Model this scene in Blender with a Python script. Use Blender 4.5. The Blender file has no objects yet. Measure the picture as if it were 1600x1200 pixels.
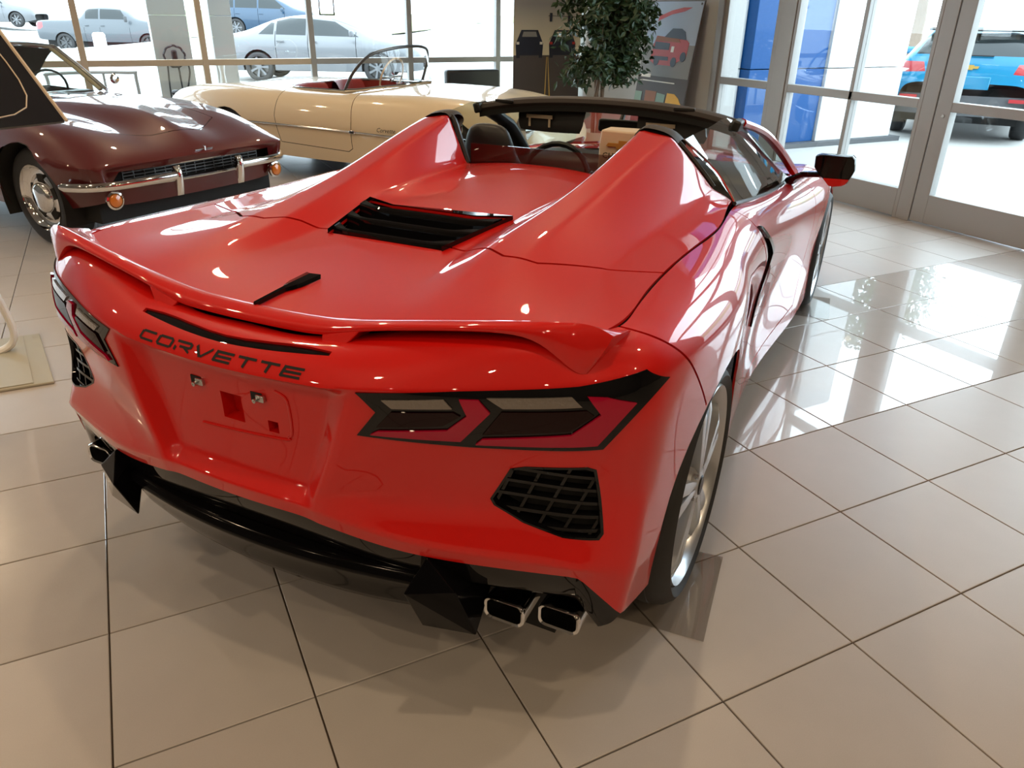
import bpy, bmesh, math, random
from math import sin, cos, pi, radians, sqrt
from mathutils import Vector, Matrix, Euler
random.seed(7)
SC = bpy.context.scene
COL = SC.collection
# ------------------------------------------------------------------ camera
F_PX = 1180.2267
CAM = Vector((-1.52244, -0.94392, 1.51279))
RX = Vector((0.8951049, -0.4456222, 0.0144257))      # image right
RY = Vector((-0.1849115, -0.4004774, -0.8974551))    # image down
RZ = Vector((0.4057030, 0.8006489, -0.4408700))      # view direction
cd = bpy.data.cameras.new('camera'); cam = bpy.data.objects.new('camera', cd); COL.objects.link(cam)
M = Matrix((RX, -RY, -RZ)).transposed().to_4x4(); M.translation = CAM
cam.matrix_world = M
cd.sensor_fit = 'HORIZONTAL'; cd.sensor_width = 36.0; cd.lens = F_PX / 1600 * 36.0
cd.clip_start = 0.05; cd.clip_end = 300
SC.camera = cam
def pix(p):
    q = Vector(p) - CAM
    d = q.dot(RZ)
    if d < .05: return None
    return (800 + F_PX * q.dot(RX) / d, 600 + F_PX * q.dot(RY) / d, d)
# ------------------------------------------------------------------ world, exposure
SKY = 6.4
w = bpy.data.worlds.new('overcast_sky'); SC.world = w; w.use_nodes = True
bg = w.node_tree.nodes['Background']
bg.inputs[0].default_value = (0.74, 0.89, 1.0, 1); bg.inputs[1].default_value = SKY
SC.view_settings.view_transform = 'Standard'; SC.view_settings.look = 'None'
SC.view_settings.exposure = 0.25; SC.view_settings.gamma = 1.0
SC.view_settings.use_curve_mapping = False
SC.cycles.use_denoising = True
SC.cycles.max_bounces = 10; SC.cycles.transparent_max_bounces = 16
SC.cycles.sample_clamp_indirect = 6.0
SC.cycles.caustics_reflective = False; SC.cycles.caustics_refractive = False
# room: X = right glazed wall at 4.28, Y = back glazed wall at 9.8
WX, WY, CEIL = 4.28, 9.8, 3.7
X0, Y0 = -8.0, -7.0
LAMP_W = 56.0
# ------------------------------------------------------------------ materials
MATS = {}
def mat(name, col, rough=.5, metal=0., coat=0., coat_rough=.03, spec=.5, emit=None, estr=0., noise=None, bump=None, trans=0., alpha=1., sheen=0.):
    m = bpy.data.materials.new(name); m.use_nodes = True
    nt = m.node_tree; b = nt.nodes['Principled BSDF']
    b.inputs['Base Color'].default_value = (*col, 1)
    b.inputs['Roughness'].default_value = rough; b.inputs['Metallic'].default_value = metal
    b.inputs['Coat Weight'].default_value = coat; b.inputs['Coat Roughness'].default_value = coat_rough
    b.inputs['Specular IOR Level'].default_value = spec
    b.inputs['Transmission Weight'].default_value = trans; b.inputs['Alpha'].default_value = alpha
    if sheen: b.inputs['Sheen Weight'].default_value = sheen
    if emit: b.inputs['Emission Color'].default_value = (*emit, 1); b.inputs['Emission Strength'].default_value = estr
    if noise or bump:
        tc = nt.nodes.new('ShaderNodeTexCoord')
    if noise:   # (scale, amount) or (scale, amount, col2)
        n = nt.nodes.new('ShaderNodeTexNoise'); n.inputs['Scale'].default_value = noise[0]; n.inputs['Detail'].default_value = 4
        nt.links.new(tc.outputs['Object'], n.inputs['Vector'])
        r = nt.nodes.new('ShaderNodeMix'); r.data_type = 'RGBA'
        c2 = noise[2] if len(noise) > 2 else tuple(c * (1 - noise[1]) for c in col)
        r.inputs[6].default_value = (*col, 1); r.inputs[7].default_value = (*c2, 1)
        nt.links.new(n.outputs['Fac'], r.inputs[0]); nt.links.new(r.outputs[2], b.inputs['Base Color'])
    if bump:    # (scale, strength, distance)
        n = nt.nodes.new('ShaderNodeTexNoise'); n.inputs['Scale'].default_value = bump[0]; n.inputs['Detail'].default_value = 3
        nt.links.new(tc.outputs['Object'], n.inputs['Vector'])
        bp = nt.nodes.new('ShaderNodeBump'); bp.inputs['Strength'].default_value = bump[1]; bp.inputs['Distance'].default_value = bump[2]
        nt.links.new(n.outputs['Fac'], bp.inputs['Height']); nt.links.new(bp.outputs['Normal'], b.inputs['Normal'])
    MATS[name] = m
    return m
def glass(name, tint, refl=.5, extra=0.):
    m = bpy.data.materials.new(name); m.use_nodes = True; nt = m.node_tree; nt.nodes.clear()
    o = nt.nodes.new('ShaderNodeOutputMaterial'); t = nt.nodes.new('ShaderNodeBsdfTransparent'); g = nt.nodes.new('ShaderNodeBsdfGlossy')
    t.inputs[0].default_value = (*tint, 1); g.inputs['Roughness'].default_value = .0; g.inputs[0].default_value = (1, 1, 1, 1)
    f = nt.nodes.new('ShaderNodeLayerWeight'); f.inputs[0].default_value = .5
    pw = nt.nodes.new('ShaderNodeMath'); pw.operation = 'POWER'; pw.inputs[1].default_value = 5.0
    k = nt.nodes.new('ShaderNodeMath'); k.operation = 'MULTIPLY_ADD'; k.inputs[1].default_value = refl; k.inputs[2].default_value = .035 + extra
    nt.links.new(f.outputs['Facing'], pw.inputs[0])
    mx = nt.nodes.new('ShaderNodeMixShader')
    nt.links.new(pw.outputs[0], k.inputs[0]); nt.links.new(k.outputs[0], mx.inputs[0]); nt.links.new(t.outputs[0], mx.inputs[1]); nt.links.new(g.outputs[0], mx.inputs[2]); nt.links.new(mx.outputs[0], o.inputs[0])
    MATS[name] = m; return m
mat('red', (0.60, 0.006, 0.004), .4, coat=1.0, coat_rough=.01, spec=.15)
mat('maroon', (0.085, 0.005, 0.006), .4, spec=.2, coat=1.0, coat_rough=.02)
mat('cream', (0.72, 0.58, 0.38), .4, coat=.9, coat_rough=.03)
mat('black_gloss', (0.004, 0.004, 0.005), .3, coat=.85, coat_rough=.02, spec=.0)
mat('black_diffuser', (0.003, 0.003, 0.004), .10, spec=.12)
mat('black_satin', (0.012, 0.012, 0.013), .42)
mat('black_matte', (0.007, 0.007, 0.007), .8)
mat('rubber', (0.018, 0.018, 0.019), .62, bump=(140, .15, .002))
mat('leather', (0.012, 0.012, 0.013), .45, bump=(220, .2, .001))
mat('brown_trim', (0.030, 0.022, 0.020), .6)
mat('red_leather', (0.24, 0.018, 0.014), .45, bump=(160, .2, .001))
mat('chrome', (0.82, 0.82, 0.82), .07, metal=1.0)
mat('steel', (0.55, 0.55, 0.56), .22, metal=1.0)
mat('alloy', (0.56, 0.58, 0.61), .28, metal=.75, coat=.3)
mat('dark_metal', (0.10, 0.10, 0.10), .4, metal=1.0)
mat('lens_red', (0.36, 0.003, 0.028), .3, coat=1.0, spec=.0)
mat('lens_dark', (0.010, 0.0005, 0.001), .3, coat=.5, spec=0.)
mat('lens_clear', (0.20, 0.175, 0.16), .25, coat=1.0, metal=.3, spec=.2, bump=(120, .8, .004))
mat('amber', (0.65, 0.18, 0.02), .15, coat=1.0)
mat('white_plastic', (0.78, 0.78, 0.76), .4)
mat('white_paint', (0.80, 0.80, 0.78), .5)
mat('wall_dark', (0.13, 0.115, 0.10), .7)
mat('wall_grey', (0.50, 0.51, 0.50), .7, bump=(60, .1, .002))
mat('ceiling', (0.30, 0.28, 0.25), .8, bump=(90, .15, .002))
mat('frame_grey', (0.33, 0.325, 0.315), .45, metal=.35)
mat('frame_lamplit', (0.50, 0.41, 0.31), .45, metal=.2)  # the window frames again, with warm lamplight painted into the colour
mat('gold', (0.62, 0.40, 0.10), .35, metal=.6)
mat('card_beige', (0.62, 0.50, 0.36), .5)
glass('pane', (.97, .985, .98), .8)
glass('car_glass', (.78, .86, .82), .8, .09)
glass('clear_plastic', (.88, .87, .86), .8, .02)
glass('wind_glass', (.55, .56, .56), .8, .03)
# ------------------------------------------------------------------ mesh helpers
class MB:
    def __init__(s): s.v = []; s.f = []
    def add(s, vs, fs):
        n = len(s.v); s.v += [tuple(p) for p in vs]; s.f += [tuple(i + n for i in f) for f in fs]; return s
    def box(s, c, d, R=None):
        c = Vector(c); h = [k / 2 for k in d]
        vs = []
        for x in (-1, 1):
            for y in (-1, 1):
                for z in (-1, 1):
                    p = Vector((x * h[0], y * h[1], z * h[2]))
                    if R is not None: p = R @ p
                    vs.append(c + p)
        return s.add(vs, [(0, 1, 3, 2), (4, 6, 7, 5), (0, 4, 5, 1), (2, 3, 7, 6), (0, 2, 6, 4), (1, 5, 7, 3)])
    def bx(s, x0, x1, y0, y1, z0, z1): return s.box(((x0 + x1) / 2, (y0 + y1) / 2, (z0 + z1) / 2), (abs(x1 - x0), abs(y1 - y0), abs(z1 - z0)))
    def grid(s, rows, flip=False, close=False):
        n = len(rows); m = len(rows[0]); vs = [p for r in rows for p in r]; fs = []
        for i in range(n - 1):
            for j in range(m if close else m - 1):
                a, b = i * m + j, i * m + (j + 1) % m
                q = (a, b, b + m, a + m); fs.append(q[::-1] if flip else q)
        return s.add(vs, fs)
    def prism(s, bot, top):   # two matching loops
        n = len(bot); fs = [tuple(range(n))[::-1], tuple(range(n, 2 * n))]
        for i in range(n): j = (i + 1) % n; fs.append((i, j, j + n, i + n))
        return s.add(list(bot) + list(top), fs)
    def tube(s, path, r, seg=8, closed=False, cap=True, flat=None):
        P = [Vector(p) for p in path]; n = len(P); rows = []
        up = None
        for i, p in enumerate(P):
            if closed: t = P[(i + 1) % n] - P[i - 1]
            else: t = P[min(i + 1, n - 1)] - P[max(i - 1, 0)]
            t.normalize()
            if up is None: up = Vector((0, 0, 1)) if abs(t.z) < .9 else Vector((1, 0, 0))
            a = t.cross(up).normalized(); b = a.cross(t).normalized(); up = b
            rr = r[i] if isinstance(r, (list, tuple)) else r
            fb = flat if flat else 1
            rows.append([p + (a * cos(2 * pi * k / seg) + b * sin(2 * pi * k / seg) * fb) * rr for k in range(seg)])
        if closed: rows.append(rows[0])
        s.grid(rows, close=True)
        if cap and not closed:
            n0 = len(s.v); s.add(rows[0], [tuple(range(seg))[::-1]]); s.add(rows[-1], [tuple(range(seg))])
        return s
    def lathe(s, prof, c=(0, 0, 0), axis='z', seg=32, a0=0, a1=2 * pi):
        c = Vector(c); rows = []
        full = abs(a1 - a0 - 2 * pi) < 1e-6
        for (r, h) in prof:
            row = []
            for k in range(seg if full else seg + 1):
                a = a0 + (a1 - a0) * k / seg
                x, y = r * cos(a), r * sin(a)
                row.append(c + Vector({'z': (x, y, h), 'x': (h, x, y), 'y': (y, h, x)}[axis]))
            rows.append(row)
        return s.grid(rows, close=full)
    def ico(s, c, r, sub=1, sc=(1, 1, 1)):
        bm = bmesh.new(); bmesh.ops.create_icosphere(bm, subdivisions=sub, radius=r)
        s.add([Vector(c) + Vector((v.co.x * sc[0], v.co.y * sc[1], v.co.z * sc[2])) for v in bm.verts], [[v.index for v in f.verts] for f in bm.faces]); bm.free(); return s
    def mesh(s, name='m'):
        me = bpy.data.meshes.new(name); me.from_pydata(s.v, [], s.f); me.update(); return me
def smooth(me, ang=40):
    me.shade_smooth() if ang is None else me.shade_auto_smooth() if False else None
def obj(name, mb, m, parent=None, sm=True, bevel=0, sub=0, fixn=True, loc=None, rot=None, ang=38, weld=False):
    if isinstance(mb, bpy.types.Mesh): me = mb
    elif isinstance(mb, bmesh.types.BMesh): me = bpy.data.meshes.new(name); mb.to_mesh(me); mb.free()
    else: me = mb.mesh(name)
    if fixn or weld:
        bm = bmesh.new(); bm.from_mesh(me)
        if weld: bmesh.ops.remove_doubles(bm, verts=bm.verts, dist=1e-5)
        if fixn: bmesh.ops.recalc_face_normals(bm, faces=bm.faces)
        bm.to_mesh(me); bm.free()
    if m is not None:
        me.materials.clear(); me.materials.append(MATS[m] if isinstance(m, str) else m)
    if sm:
        for p in me.polygons: p.use_smooth = True
        if ang is not None and not sub:
            me.set_sharp_from_angle(angle=radians(ang))
    o = bpy.data.objects.new(name, me); COL.objects.link(o)
    if parent is not None: o.parent = parent
    if loc is not None: o.location = loc
    if rot is not None: o.rotation_euler = rot
    if bevel:
        b = o.modifiers.new('bevel', 'BEVEL'); b.width = bevel; b.segments = 2; b.limit_method = 'ANGLE'; b.angle_limit = radians(35)
    if sub:
        b = o.modifiers.new('subd', 'SUBSURF'); b.levels = sub; b.render_levels = sub
    return o
def empty(name, loc=(0, 0, 0), rz=0, rot=None):
    o = bpy.data.objects.new(name, None); COL.objects.link(o); o.location = loc
    o.rotation_euler = rot if rot else (0, 0, rz); o.empty_display_size = .1
    return o
def tag(o, label=None, cat=None, group=None, kind=None):
    if label: o['label'] = label
    if cat: o['category'] = cat
    if group: o['group'] = group
    if kind: o['kind'] = kind
    return o
def struct(name, mb, m, label=None, cat=None, **k):
    o = obj(name, mb, m, **k); o['kind'] = 'structure'
    if label: o['label'] = label
    if cat: o['category'] = cat
    return o
def copy_tree(o, parent=None):
    c = o.copy(); COL.objects.link(c)
    if parent is not None: c.parent = parent
    for ch in [q for q in bpy.data.objects if q.parent is o]: copy_tree(ch, c)
    return c
def cage(rows, crow={}, ccol={}, sub=2, close=False):
    b = MB(); b.grid(rows, close=close); me = b.mesh('cage'); m = len(rows[0])
    cr = me.attributes.new('crease_edge', 'FLOAT', 'EDGE')
    for e in me.edges:
        i, j = e.vertices; ri, ci, rj, cj = i // m, i % m, j // m, j % m
        v = 0
        if ri == rj: q = crow.get(ri, 0); v = q(min(ci, cj)) if callable(q) else q
        elif ci == cj: q = ccol.get(ci, 0); v = q(min(ri, rj)) if callable(q) else q
        cr.data[e.index].value = v
    t = bpy.data.objects.new('tmp', me); COL.objects.link(t)
    md = t.modifiers.new('s', 'SUBSURF'); md.levels = sub; md.render_levels = sub; md.boundary_smooth = 'PRESERVE_CORNERS'
    dg = bpy.context.evaluated_depsgraph_get(); dg.update()
    ev = t.evaluated_get(dg); m2 = ev.to_mesh(); bm = bmesh.new(); bm.from_mesh(m2); ev.to_mesh_clear()
    for k in list(bm.edges.layers.float): bm.edges.layers.float.remove(k)
    bpy.data.objects.remove(t); bpy.data.meshes.remove(me)
    return bm
def inside(p, poly):
    x, y = p; c = False; n = len(poly)
    for i in range(n):
        (x1, y1), (x2, y2) = poly[i], poly[(i + 1) % n]
        if (y1 > y) != (y2 > y) and x < (x2 - x1) * (y - y1) / (y2 - y1) + x1: c = not c
    return c
def cut(bm, poly, ax, cond=None, delete=True, slack=0.0):
    """cut a polygon (projected along the axis missing from ax) into bm; delete or return the faces inside"""
    a, b = ax
    lo = [min(p[k] for p in poly) - slack for k in (0, 1)]; hi = [max(p[k] for p in poly) + slack for k in (0, 1)]
    def near(f):
        us = [v.co[a] for v in f.verts]
        if max(us) < lo[0] or min(us) > hi[0]: return False
        vs = [v.co[b] for v in f.verts]
        if max(vs) < lo[1] or min(vs) > hi[1]: return False
        return not cond or cond(f.calc_center_median())
    n = len(poly); fs = [f for f in bm.faces if near(f)]
    for i in range(n):
        p, q = poly[i], poly[(i + 1) % n]
        es = {e for f in fs for e in f.edges}; vs = {v for f in fs for v in f.verts}
        co = [0, 0, 0]; co[a], co[b] = p; no = [0, 0, 0]; no[a], no[b] = q[1] - p[1], p[0] - q[0]
        if abs(no[a]) + abs(no[b]) < 1e-9: continue
        r = bmesh.ops.bisect_plane(bm, geom=list(fs) + list(es) + list(vs), dist=1e-6, plane_co=co, plane_no=no)
        fs = [g for g in r['geom'] if isinstance(g, bmesh.types.BMFace)]
    ins = []
    for f in fs:
        c = f.calc_center_median()
        if inside((c[a], c[b]), poly): ins.append(f)
    if delete:
        bmesh.ops.delete(bm, geom=ins, context='FACES'); return None
    return ins
def take(bm, faces):
    """new bmesh with those faces, removed from bm"""
    nb = bmesh.new(); vm = {}
    for f in faces:
        vs = []
        for v in f.verts:
            if v not in vm: vm[v] = nb.verts.new(v.co)
            vs.append(vm[v])
        try: nb.faces.new(vs)
        except ValueError: pass
    bmesh.ops.delete(bm, geom=list(faces), context='FACES')
    return nb
def slit(bm, line, ax, wd, cond=None):
    for p, q in zip(line[:-1], line[1:]):
        d = Vector((q[0] - p[0], q[1] - p[1])); L = d.length
        if L < 1e-9: continue
        d /= L; n = Vector((-d.y, d.x)) * wd / 2; P = Vector(p) - d * wd * .4; Q = Vector(q) + d * wd * .4
        cut(bm, [tuple(P + n), tuple(Q + n), tuple(Q - n), tuple(P - n)], ax, cond)
def lerp(a, b, t): return a + (b - a) * t
def interp(tab, x):
    if x <= tab[0][0]: return tab[0][1:]
    for p, q in zip(tab[:-1], tab[1:]):
        if x <= q[0]:
            t = (x - p[0]) / (q[0] - p[0]); return tuple(lerp(a, b, t) for a, b in zip(p[1:], q[1:]))
    return tab[-1][1:]
def mirror_bm(bm):
    nb = bm.copy()
    for v in nb.verts: v.co.x = -v.co.x
    bmesh.ops.reverse_faces(nb, faces=nb.faces); return nb
def smoothed(path, n=3):
    """Catmull-Rom refinement of an open path"""
    P = [Vector(p) for p in path]; out = []
    for i in range(len(P) - 1):
        a, b, c, d = P[max(i - 1, 0)], P[i], P[i + 1], P[min(i + 2, len(P) - 1)]
        for k in range(n):
            t = k / n
            out.append(.5 * ((2 * b) + (c - a) * t + (2 * a - 5 * b + 4 * c - d) * t * t + (3 * b - a - 3 * c + d) * t ** 3))
    out.append(P[-1]); return out
# ================================================================== ROOM
S = 0.447948
def tile_mat(name, rough, coat):
    m = mat(name, (0.45, 0.415, 0.39), rough, spec=.5, coat=coat, coat_rough=.015)
    nt = m.node_tree; b = nt.nodes['Principled BSDF']
    oi = nt.nodes.new('ShaderNodeObjectInfo'); tc = nt.nodes.new('ShaderNodeTexCoord')
    n = nt.nodes.new('ShaderNodeTexNoise'); n.inputs['Scale'].default_value = 9; n.inputs['Detail'].default_value = 6
    n2 = nt.nodes.new('ShaderNodeTexNoise'); n2.inputs['Scale'].default_value = 420; n2.inputs['Detail'].default_value = 2
    nt.links.new(tc.outputs['Object'], n.inputs['Vector']); nt.links.new(tc.outputs['Object'], n2.inputs['Vector'])
    a = nt.nodes.new('ShaderNodeMath'); a.operation = 'MULTIPLY_ADD'; a.inputs[1].default_value = .10; a.inputs[2].default_value = .87
    nt.links.new(n.outputs['Fac'], a.inputs[0])
    a2 = nt.nodes.new('ShaderNodeMath'); a2.operation = 'MULTIPLY_ADD'; a2.inputs[1].default_value = .16
    nt.links.new(n2.outputs['Fac'], a2.inputs[0]); nt.links.new(a.outputs[0], a2.inputs[2])
    a3 = nt.nodes.new('ShaderNodeMath'); a3.operation = 'MULTIPLY_ADD'; a3.inputs[1].default_value = .05
    nt.links.new(oi.outputs['Random'], a3.inputs[0]); nt.links.new(a2.outputs[0], a3.inputs[2])
    mx = nt.nodes.new('ShaderNodeMix'); mx.data_type = 'RGBA'; mx.inputs[6].default_value = (0, 0, 0, 1); mx.inputs[7].default_value = (0.45, 0.415, 0.39, 1)
    nt.links.new(a3.outputs[0], mx.inputs[0]); mx.clamp_factor = False
    nt.links.new(mx.outputs[2], b.inputs['Base Color'])
tile_mat('tile_matte', .36, 0); tile_mat('tile_polished', .22, 1.0)
mat('grout', (0.085, 0.062, 0.045), .85, noise=(60, .3))
fl = struct('floor', MB().bx(X0, WX, Y0, WY, -.15, -.006), 'grout')
fl['label'] = 'beige square floor tiles with thin brown grout'
def tile_mesh(m):
    b = MB(); h = S / 2 - .0022; t = h - .0015
    b.grid([[(-h, -h, -.007), (h, -h, -.007), (h, h, -.007), (-h, h, -.007)], [(-h, -h, -.0012), (h, -h, -.0012), (h, h, -.0012), (-h, h, -.0012)], [(-t, -t, 0), (t, -t, 0), (t, t, 0), (-t, t, 0)]], close=True)
    b.f.append((8, 9, 10, 11)); me = b.mesh('tile'); me.materials.append(MATS[m]); return me
TM = {0: tile_mesh('tile_matte'), 1: tile_mesh('tile_polished')}
cand = []; rest = {0: MB(), 1: MB()}
for a in range(int(Y0 / S) - 1, int(WY / S) + 2):
    for b in range(int(X0 / S) - 1, int(WX / S) + 2):
        cx, cy = (b + .5) * S, (a + .5) * S
        if not (X0 < cx - S / 2 and cx + S / 2 < WX + .2 and Y0 < cy - S / 2 and cy + S / 2 < WY + .2): continue
        pol = 1 if 2 <= a <= 4 else 0
        vis = 0
        ps = [pix((cx + i * S / 2, cy + j * S / 2, 0)) for i in (-1, 0, 1) for j in (-1, 0, 1)]
        if all(ps) and any(-5 < p[0] < 1605 and 120 < p[1] < 1205 for p in ps): vis = 1 / max(p[2] for p in ps)
        cand.append((vis, cx, cy, pol))
cand.sort(reverse=True)
for i, (vis, cx, cy, pol) in enumerate(cand):
    if vis > 0 and i < 290:
        o = bpy.data.objects.new('tile', TM[pol]); COL.objects.link(o); o.location = (cx, cy, 0); o.parent = fl
    else:
        h = S / 2 - .0022
        rest[pol].add([(cx - h, cy - h, 0), (cx + h, cy - h, 0), (cx + h, cy + h, 0), (cx - h, cy + h, 0)], [(0, 1, 2, 3)])
for k in rest:
    if rest[k].v:
        o = obj('outlying_tiles', rest[k], 'tile_polished' if k else 'tile_matte', fl, sm=False, fixn=False); o['kind'] = 'stuff'
cl = struct('ceiling', MB().bx(X0 - .2, WX + .2, Y0 - .2, WY + .2, CEIL, CEIL + .2), 'ceiling')
struct('wall_left', MB().bx(X0 - .2, X0, Y0 - .2, WY + .2, -.1, CEIL), 'wall_dark')
struct('wall_front', MB().bx(X0, WX, Y0 - .2, Y0, -.1, CEIL), 'wall_dark')
struct('wall_right', MB().bx(WX, WX + .25, 5.86, WY + .2, -.1, CEIL), 'wall_grey')
struct('trim_1', MB().bx(WX - .05, WX + .25, 5.78, 5.86, 0, CEIL), 'frame_grey')
# ---- glazed walls
def member(name, parent, m, *b): return obj(name, MB().bx(*b), m, parent, sm=False, bevel=.004)
def unit_x(name, y0, y1, rails=(.91, 2.3), bottom=.24, st=.06, mid=None, kick=True, zt=3.2, m='frame_grey'):
    """a glazed unit in the right wall, plane X = WX"""
    e = empty(name, (0, 0, 0)); e['kind'] = 'structure'
    a, b = WX - .03, WX + .06
    member('stile', e, m, a, b, y0, y0 + st, 0, zt); member('stile', e, m, a, b, y1 - st, y1, 0, zt)
    member('bottom_rail', e, m, a, b, y0 + st, y1 - st, .012, bottom); member('top_rail', e, m, a, b, y0 + st, y1 - st, zt - .08, zt)
    for r in rails: member('rail', e, m, a, b, y0 + st, y1 - st, r - .035, r + .035)
    cols = [y0 + st] + ([mid - .02, mid + .02] if mid else []) + [y1 - st]
    if mid: member('mullion', e, m, a, b, mid - .02, mid + .02, bottom, zt - .08)
    zs = [bottom] + [q for r in rails for q in (r - .035, r + .035)] + [zt - .08]
    for i in range(0, len(cols), 2):
        for j in range(0, len(zs), 2):
            g = obj('pane', MB().bx(WX + .01, WX + .018, cols[i], cols[i + 1], zs[j], zs[j + 1]), 'pane', e, sm=False)
    return e
unit_x('window_1', 4.98, 5.78, bottom=.24)
struct('trim_2', MB().bx(WX - .04, WX + .1, 4.80, 4.98, 0, 3.2), 'frame_grey', bevel=.004)
unit_x('window_2', 3.31, 4.80, bottom=.24, mid=4.02, st=.035)
d1 = empty('door_1'); d1['kind'] = 'structure'
def door_leaf(e, y0, y1, st=.125):
    a, b = WX - .03, WX + .05
    for q in (y0, y1 - st): member('stile', e, 'frame_grey', a, b, q, q + st, .012, 2.26)
    member('bottom_rail', e, 'frame_grey', a, b, y0 + st, y1 - st, .012, .24); member('rail', e, 'frame_grey', a, b, y0 + st, y1 - st, .875, .945); member('top_rail', e, 'frame_grey', a, b, y0 + st, y1 - st, 2.16, 2.26)
    obj('pane', MB().bx(WX + .005, WX + .013, y0 + st, y1 - st, .24, .875), 'pane', e, sm=False); obj('pane', MB().bx(WX + .005, WX + .013, y0 + st, y1 - st, .945, 2.16), 'pane', e, sm=False)
member('jamb', d1, 'frame_grey', WX - .03, WX + .08, 3.185, 3.31, 0, 3.2)
door_leaf(d1, 2.02, 3.175)
obj('lock_cylinder', MB().lathe([(0, -.006), (.012, -.006), (.014, .004), (.014, .02)], (WX - .035, 3.10, .84), 'x', 16), 'steel', d1)
d2 = empty('door_2'); d2['kind'] = 'structure'
door_leaf(d2, .86, 2.01); member('jamb', d2, 'frame_grey', WX - .03, WX + .08, .72, .85, 0, 3.2)
t3 = struct('trim_3', MB().bx(WX - .03, WX + .08, .85, 3.185, 2.27, 2.34), 'frame_grey', bevel=.004)
w3 = empty('window_3'); w3['kind'] = 'structure'
obj('pane', MB().bx(WX + .01, WX + .018, .85, 3.185, 2.34, 3.12), 'pane', w3, sm=False); member('top_rail', w3, 'frame_grey', WX - .03, WX + .06, .85, 3.185, 3.12, 3.2)
n = 4
struct('wall_right_front', MB().bx(WX, WX + .25, Y0, .72, -.1, CEIL), 'wall_dark')
struct('wall_right_upper', MB().bx(WX, WX + .25, .72, 5.86, 3.2, CEIL), 'wall_grey')
xs = [3.6 - 1.33 * i for i in range(10)]
def unit_y(name, x0, x1):
    e = empty(name); e['kind'] = 'structure'; m = 'frame_lamplit' if x1 < 1.5 else 'frame_grey'  # left-hand frames take the colour with lamplight painted in
    a, b = WY - .03, WY + .06
    member('mullion', e, m, x0 - .035, x0 + .035, a, b, 0, 2.8)
    for z0, z1 in ((0, .12), (.875, .945), (2.3, 2.37), (2.72, 2.8)): member('rail', e, m, x0 + .035, x1 - .035, a, b, z0, z1)
    for z0, z1 in ((.12, .875), (.945, 2.3), (2.37, 2.72)): obj('pane', MB().bx(x0 + .035, x1 - .035, WY + .01, WY + .018, z0, z1), 'pane', e, sm=False)
unit_y('window_%d' % n, 3.6, WX + .03); n += 1
for i in range(8):
    if xs[i + 1] < X0: break
    unit_y('window_%d' % n, xs[i + 1], xs[i]); n += 1
struct('wall_back', MB().bx(X0, xs[8] if len(xs) > 8 and xs[8] > X0 else X0 + .05, WY, WY + .2, 0, 2.8), 'wall_grey')
struct('wall_back_upper', MB().bx(X0, WX, WY, WY + .2, 2.8, CEIL), 'wall_grey')
# ---- ceiling downlights
mat('lamp_warm', (1, .8, .55), .5, emit=(1.0, .74, .44), estr=14)
ring = MB().lathe([(.075, .0), (.10, -.004), (.105, -.012), (.10, -.016), (.078, -.010), (.075, .0)], seg=24).mesh('ring'); ring.materials.append(MATS['white_paint'])
disc = MB().lathe([(0.001, -.003), (.075, -.003)], seg=24).mesh('disc'); disc.materials.append(MATS['lamp_warm'])
lx = [-6.4, -3.7, -1.0, 1.7]; ly = [-5.4, -2.8, -.2, 2.4, 5.0, 7.6]
for i, x in enumerate(lx):
    for j, y in enumerate(ly):
        e = empty('ceiling_light', (x, y, CEIL))
        tag(e, 'round recessed warm ceiling downlight with white trim ring', 'light', 'recessed ceiling downlights')
        for nm, me in (('trim_ring', ring), ('lens', disc)):
            o = bpy.data.objects.new(nm, me); COL.objects.link(o); o.parent = e
        l = bpy.data.lights.new('downlight', 'SPOT'); l.energy = LAMP_W; l.color = (1.0, .75, .48); l.shadow_soft_size = .05; l.spot_size = radians(160); l.spot_blend = .55
        o = bpy.data.objects.new('bulb', l); COL.objects.link(o); o.parent = e; o.location = (0, 0, -.03)
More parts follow.
